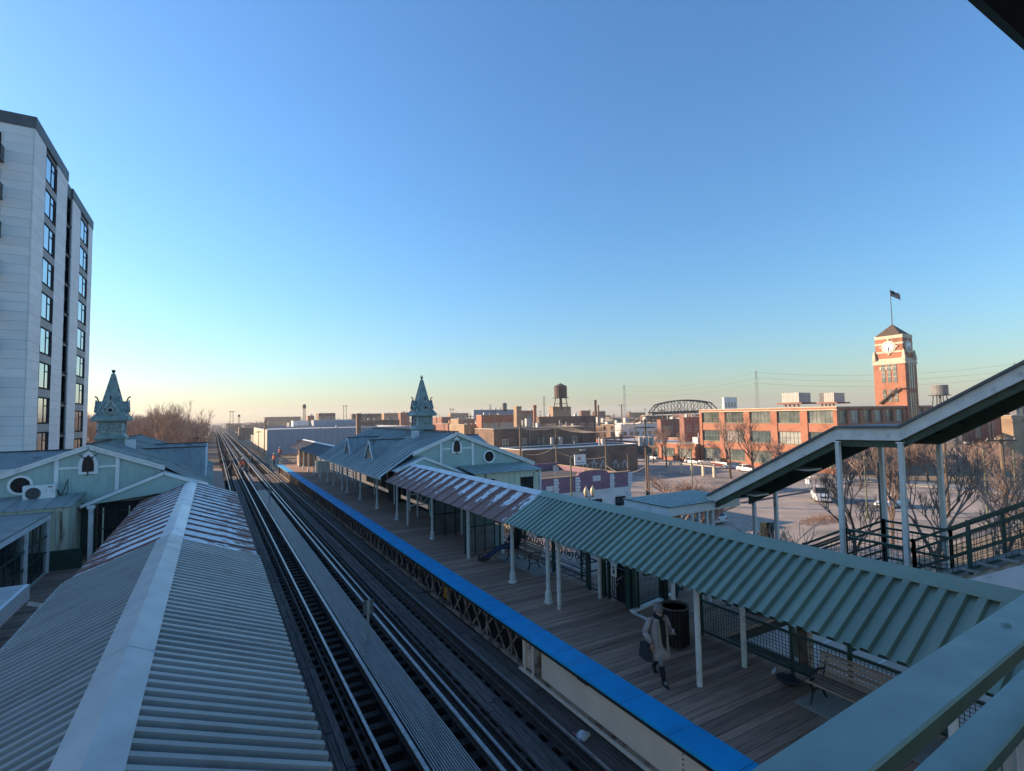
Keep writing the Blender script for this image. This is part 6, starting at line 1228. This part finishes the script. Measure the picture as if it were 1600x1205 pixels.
kb=struct('kerb',(70,50,ZG)); MB().bar(tuple(gz(1156,787,ZG)+V((0,0,.07))),tuple(gz(1268,768,ZG)+V((0,0,.07))),.25,.14).obj('kerb_stone',tank_brown,kb)
# ---------------------------------------------------------------- trees
def tree_mesh(seed,hh,spread,lv=5,tw=.5,upb=.5):
    q=random.Random(seed); tr=MB(); cr_=MB()
    def grow(p,d_,L,r,l):
        e=p; n_=2 if l>1 else 1; dd=d_.copy()
        for i in range(n_):
            dd=(dd+V((q.uniform(-.22,.22),q.uniform(-.22,.22),q.uniform(-.02,.16)))).normalized(); e2=e+dd*(L/n_); (tr if l>=lv-1 else cr_).tube(e,e2,r*(1-.3*i/n_),r*(1-.3*(i+1)/n_),5 if l>=lv-1 else 3,False); e=e2
        if l==0: return
        k=4 if l==lv else (q.choice((2,3,3)) if l>2 else q.choice((3,4,4)))
        for i in range(k):
            a=q.uniform(0,6.28); s_=q.uniform(.45,.95)*spread; v=V((math.cos(a)*s_,math.sin(a)*s_,q.uniform(.25,1)*upb+.1)); nd=(dd*.8+v*.8).normalized(); grow(p.lerp(e,q.uniform(.5,1)) if i else e,nd,L*q.uniform(.62,.86),max(r*.6,.006),l-1)
    grow(V((0,0,0)),V((0,0,1)),hh*.26,hh*.015+.02,lv); return tr.mesh('trunk',bark),cr_.mesh('crown',twig)
TM=[tree_mesh(11,8,1.0,6),tree_mesh(12,8,.8,6),tree_mesh(13,8,1.15,6),tree_mesh(14,8,.7,6,upb=.8),tree_mesh(15,8,1.2,6),tree_mesh(21,8,1.2,5),tree_mesh(22,8,1.0,5),tree_mesh(23,8,1.1,5)]
def tree(lab,x,y,hgt,v,grp=None,z=ZG,sq=1.0):
    t=thing('bare_tree',lab,'tree',(x,y,z),grp); a,b=TM[v]; 
    for n_,me in (('trunk',a),('crown',b)): o=bpy.data.objects.new(n_,me); C.objects.link(o); o.parent=t
    t.rotation_euler=(0,0,rnd.uniform(0,6.28)); s_=hgt/7.2; t.scale=(s_*sq,s_*sq,s_); return t
def tp(lab,px,pb,ptop,dep,v,grp=None,sq=1.0):
    p=gd(px,pb,dep); zt_=gd(px,ptop,dep).z; tree(lab,p.x,p.y,zt_-ZG,v,grp,sq=sq)
g_='bare trees by the right hand street'
tp('small dark bare tree spreading above the green canopy beside the signals',1240,840,772,27,5,g_,1.5); tp('bare tree between the stair post and the sunlit street',1335,860,706,40,0,g_,1.0); tp('bushy bare tree behind the stair landing',1395,860,700,48,3,g_,1.0); tp('large dark bare tree at the right of the landing',1470,870,682,33,1,g_,1.05); tp('large bare tree nearest the right edge',1540,880,690,30,4,g_,1.0); tp('bare reddish tree cut by the right edge',1605,880,690,38,2,g_,1.0)
ORD=['first','second','third','fourth','fifth','sixth','seventh','eighth','ninth','tenth','eleventh','twelfth','thirteenth','fourteenth']
TH=((1345,84,690),(1372,92,684),(1400,88,680),(1425,98,676),(1452,90,682),(1478,84,688),(1500,100,664),(1525,86,682),(1560,92,680),(1590,80,690),(1328,92,696),(1570,74,700))
for k,(px,dep,pt) in enumerate(TH): tp(ORD[sorted(q[0] for q in TH).index(px)]+' bare brown tree from the left in the sunlit thicket behind the stair posts',px,760,pt,dep,k%5,'thicket of bare trees',1.25)
for k,(px,dep,pt,lab) in enumerate(((1175,97,650,'bare tree against the middle of the factory wall'),(1140,98,648,'slender bare tree against the left factory bays'),(1210,94,672,'bare tree at the factory, half hidden by the stair roof'),(1040,120,665,'bare tree beyond the tall pole'),(1062,110,672,'bare tree left of the factory wing'),(1020,130,664,'bare tree behind the transformer pole'),(895,170,655,'bare tree left of the brown building end'),(935,160,660,'bare tree behind the dark brick wall'),(970,150,668,'bare tree between the poles'))): tp(lab,px,700,pt,dep,k%5,'bare trees among the buildings')
for k,(px,dep,pt) in enumerate(((1052,46,722),(1078,44,726),(1100,48,728),(1122,45,738),(1036,50,730))): tp((ORD[(1,2,3,4,0)[k]])+' low dark bare tree from the left behind the small entrance canopy',px,780,pt,dep,5+k%3,'low trees behind the entrance canopy',1.5)
rr=random.Random(5)
for k in range(150):
    px=rr.uniform(140,322); dep=rr.uniform(80,330) if px>205 else rr.uniform(110,260); p=gd(px,660,dep)
    if p.x>-3.6 or p.x<TX and p.y<yC+3: continue
    tree('bare brown tree in the dense wood left of the tracks',p.x,p.y,rr.uniform(12.5,16.5)*(.78 if px>290 else 1),rr.randrange(5),'wood left of the tracks')
for k in range(170):
    px=rr.uniform(150,1200); dep=rr.uniform(300,1100); p=gd(px,655,dep)
    if -4<p.x<11: continue
    tree('bare tree on the far skyline',p.x,p.y,rr.uniform(8,13),rr.randrange(5),'bare trees on the far skyline',sq=1.5)
rw=random.Random(33)
for k in range(26):
    px=rw.uniform(338,428); dep=rw.uniform(240,760); c=gd(px,655,dep); w=rw.uniform(8,26)
    if c.x<13: continue
    block('far_building','low dark roofed block along the far tracks',c.x,c.x+w,c.y,c.y+rw.uniform(10,26),ZG+rw.uniform(4.5,8),rw.choice([brick_br,brick_tan,brick_pk,tank_grey]),rw.choice([roof_tar,roof_tar,roof_pale]),group='low blocks along the far tracks')
for k in range(60):
    px=rw.uniform(300,430); dep=rw.uniform(260,900); p=gd(px,655,dep)
    if -5<p.x<12: continue
    tree('bare tree standing along the far tracks',p.x,p.y,rw.uniform(7,11),rw.randrange(5),'bare trees along the far tracks',sq=1.4)
for k in range(14):
    y_=100+k*34; t=thing('signal_mast','thin dark mast beside the far tracks','mast',(9.2 if k%2 else -2.2,y_,-1.6),'masts along the far tracks'); MB().tube((9.2 if k%2 else -2.2,y_,-1.6),(9.2 if k%2 else -2.2,y_,3.2),.09,.06,6).obj('post',steel_dark,t); MB().box((9.2 if k%2 else -2.2)-.6,(9.2 if k%2 else -2.2)+.6,y_-.05,y_+.05,2.7,2.85).obj('cross_arm',steel_dark,t)
rq=random.Random(21)
for k in range(34):
    px=rq.choice((rq.uniform(905,1100),rq.uniform(690,800),rq.uniform(640,760))); dep=rq.uniform(190,300); c=gd(px,648,dep); w=rq.uniform(8,22)
    b_=block('far_building','low sunlit block in the jumble of roofs behind the station',c.x,c.x+w,c.y,c.y+rq.uniform(8,16),ZG+rq.uniform(5.5,9.5),rq.choice([brick_br,brick_tan,brick,brick_tan,brick_pk,shop_white]),rq.choice([roof_tar,roof_pale]),group='jumble of roofs behind the station')
    winrow(b_,'-Y',c.y,c.x+.5,c.x+w-.5,(ZG+3,),max(2,int(w/4)),1.4,1.6,fm=stone)
    for j in range(3): MB().box(c.x+w*(.2+.25*j),c.x+w*(.2+.25*j)+rq.uniform(.5,2),c.y+2,c.y+3.5,ZG+5,ZG+5+rq.uniform(3,6.2)).obj('roof_vent',rq.choice([hvac,brick,galv]),b_)
for k in range(26):
    px=rq.uniform(660,1110); dep=rq.uniform(130,320); p=gd(px,648,dep); t=thing('utility_pole','thin pole standing in the jumble of roofs behind the station','utility pole',(p.x,p.y,ZG),'thin poles behind the station'); h_=rq.uniform(11,15.5)
    MB().tube((p.x,p.y,ZG),(p.x,p.y,ZG+h_),.17,.12,6).obj('pole',pole_wood,t); MB().box(p.x-1.1,p.x+1.1,p.y-.06,p.y+.06,ZG+h_-.7,ZG+h_-.55).obj('cross_arm',pole_wood,t)
cc=(silver,gry,blu,blk,redp,blu,mar)
for k in range(16):
    px=1000+k*11+rq.uniform(-2,2); p=gz(px,708+k*.9+rq.uniform(-1,1),ZG); car(ORD[min(k,13)]+' car from the left in the packed back row of the lot' if k<14 else ('grey car at the right end of the packed back row' if k==14 else 'dark car at the very right of the packed back row'),(p.x,p.y,ZG+.02),R(95+rq.uniform(-4,4)),cc[k%7],'sedan' if k%3 else 'suv','cars packed in the back row')
bm=MB()
for k in range(500):
    an=rr.uniform(0,6.28); ra=math.sqrt(rr.random()); a=gz(1285,814,ZG)+V((4.5*ra*math.cos(an)+rr.uniform(-.8,.8),1.6*ra*math.sin(an)+rr.uniform(-.5,.5),0)); 
    bm.tube(a,a+V((rr.uniform(-.4,.4),rr.uniform(-.4,.4),rr.uniform(.2,.9)*(1.15-ra))),.02,.005,3)
bm.obj('dry_shrubs',mat('russet scrub',(.26,.12,.05),(.16,.08,.04)),kind='stuff')
# ---------------------------------------------------------------- thin winter haze over the flat city
hz=MB().box(-950,2250,-200,2650,ZG-1,40).obj('haze',mat('unused',(.5,.5,.5)),kind='stuff')
hm=bpy.data.materials.new('haze air'); hm.use_nodes=True; t=hm.node_tree; t.nodes.remove(t.nodes['Principled BSDF'])
pv=t.nodes.new('ShaderNodeVolumePrincipled'); pv.inputs['Color'].default_value=(.93,.92,.92,1); pv.inputs['Density'].default_value=.00024; pv.inputs['Anisotropy'].default_value=.2
t.links.new(pv.outputs[0],t.nodes['Material Output'].inputs['Volume']); hz.data.materials.clear(); hz.data.materials.append(hm)
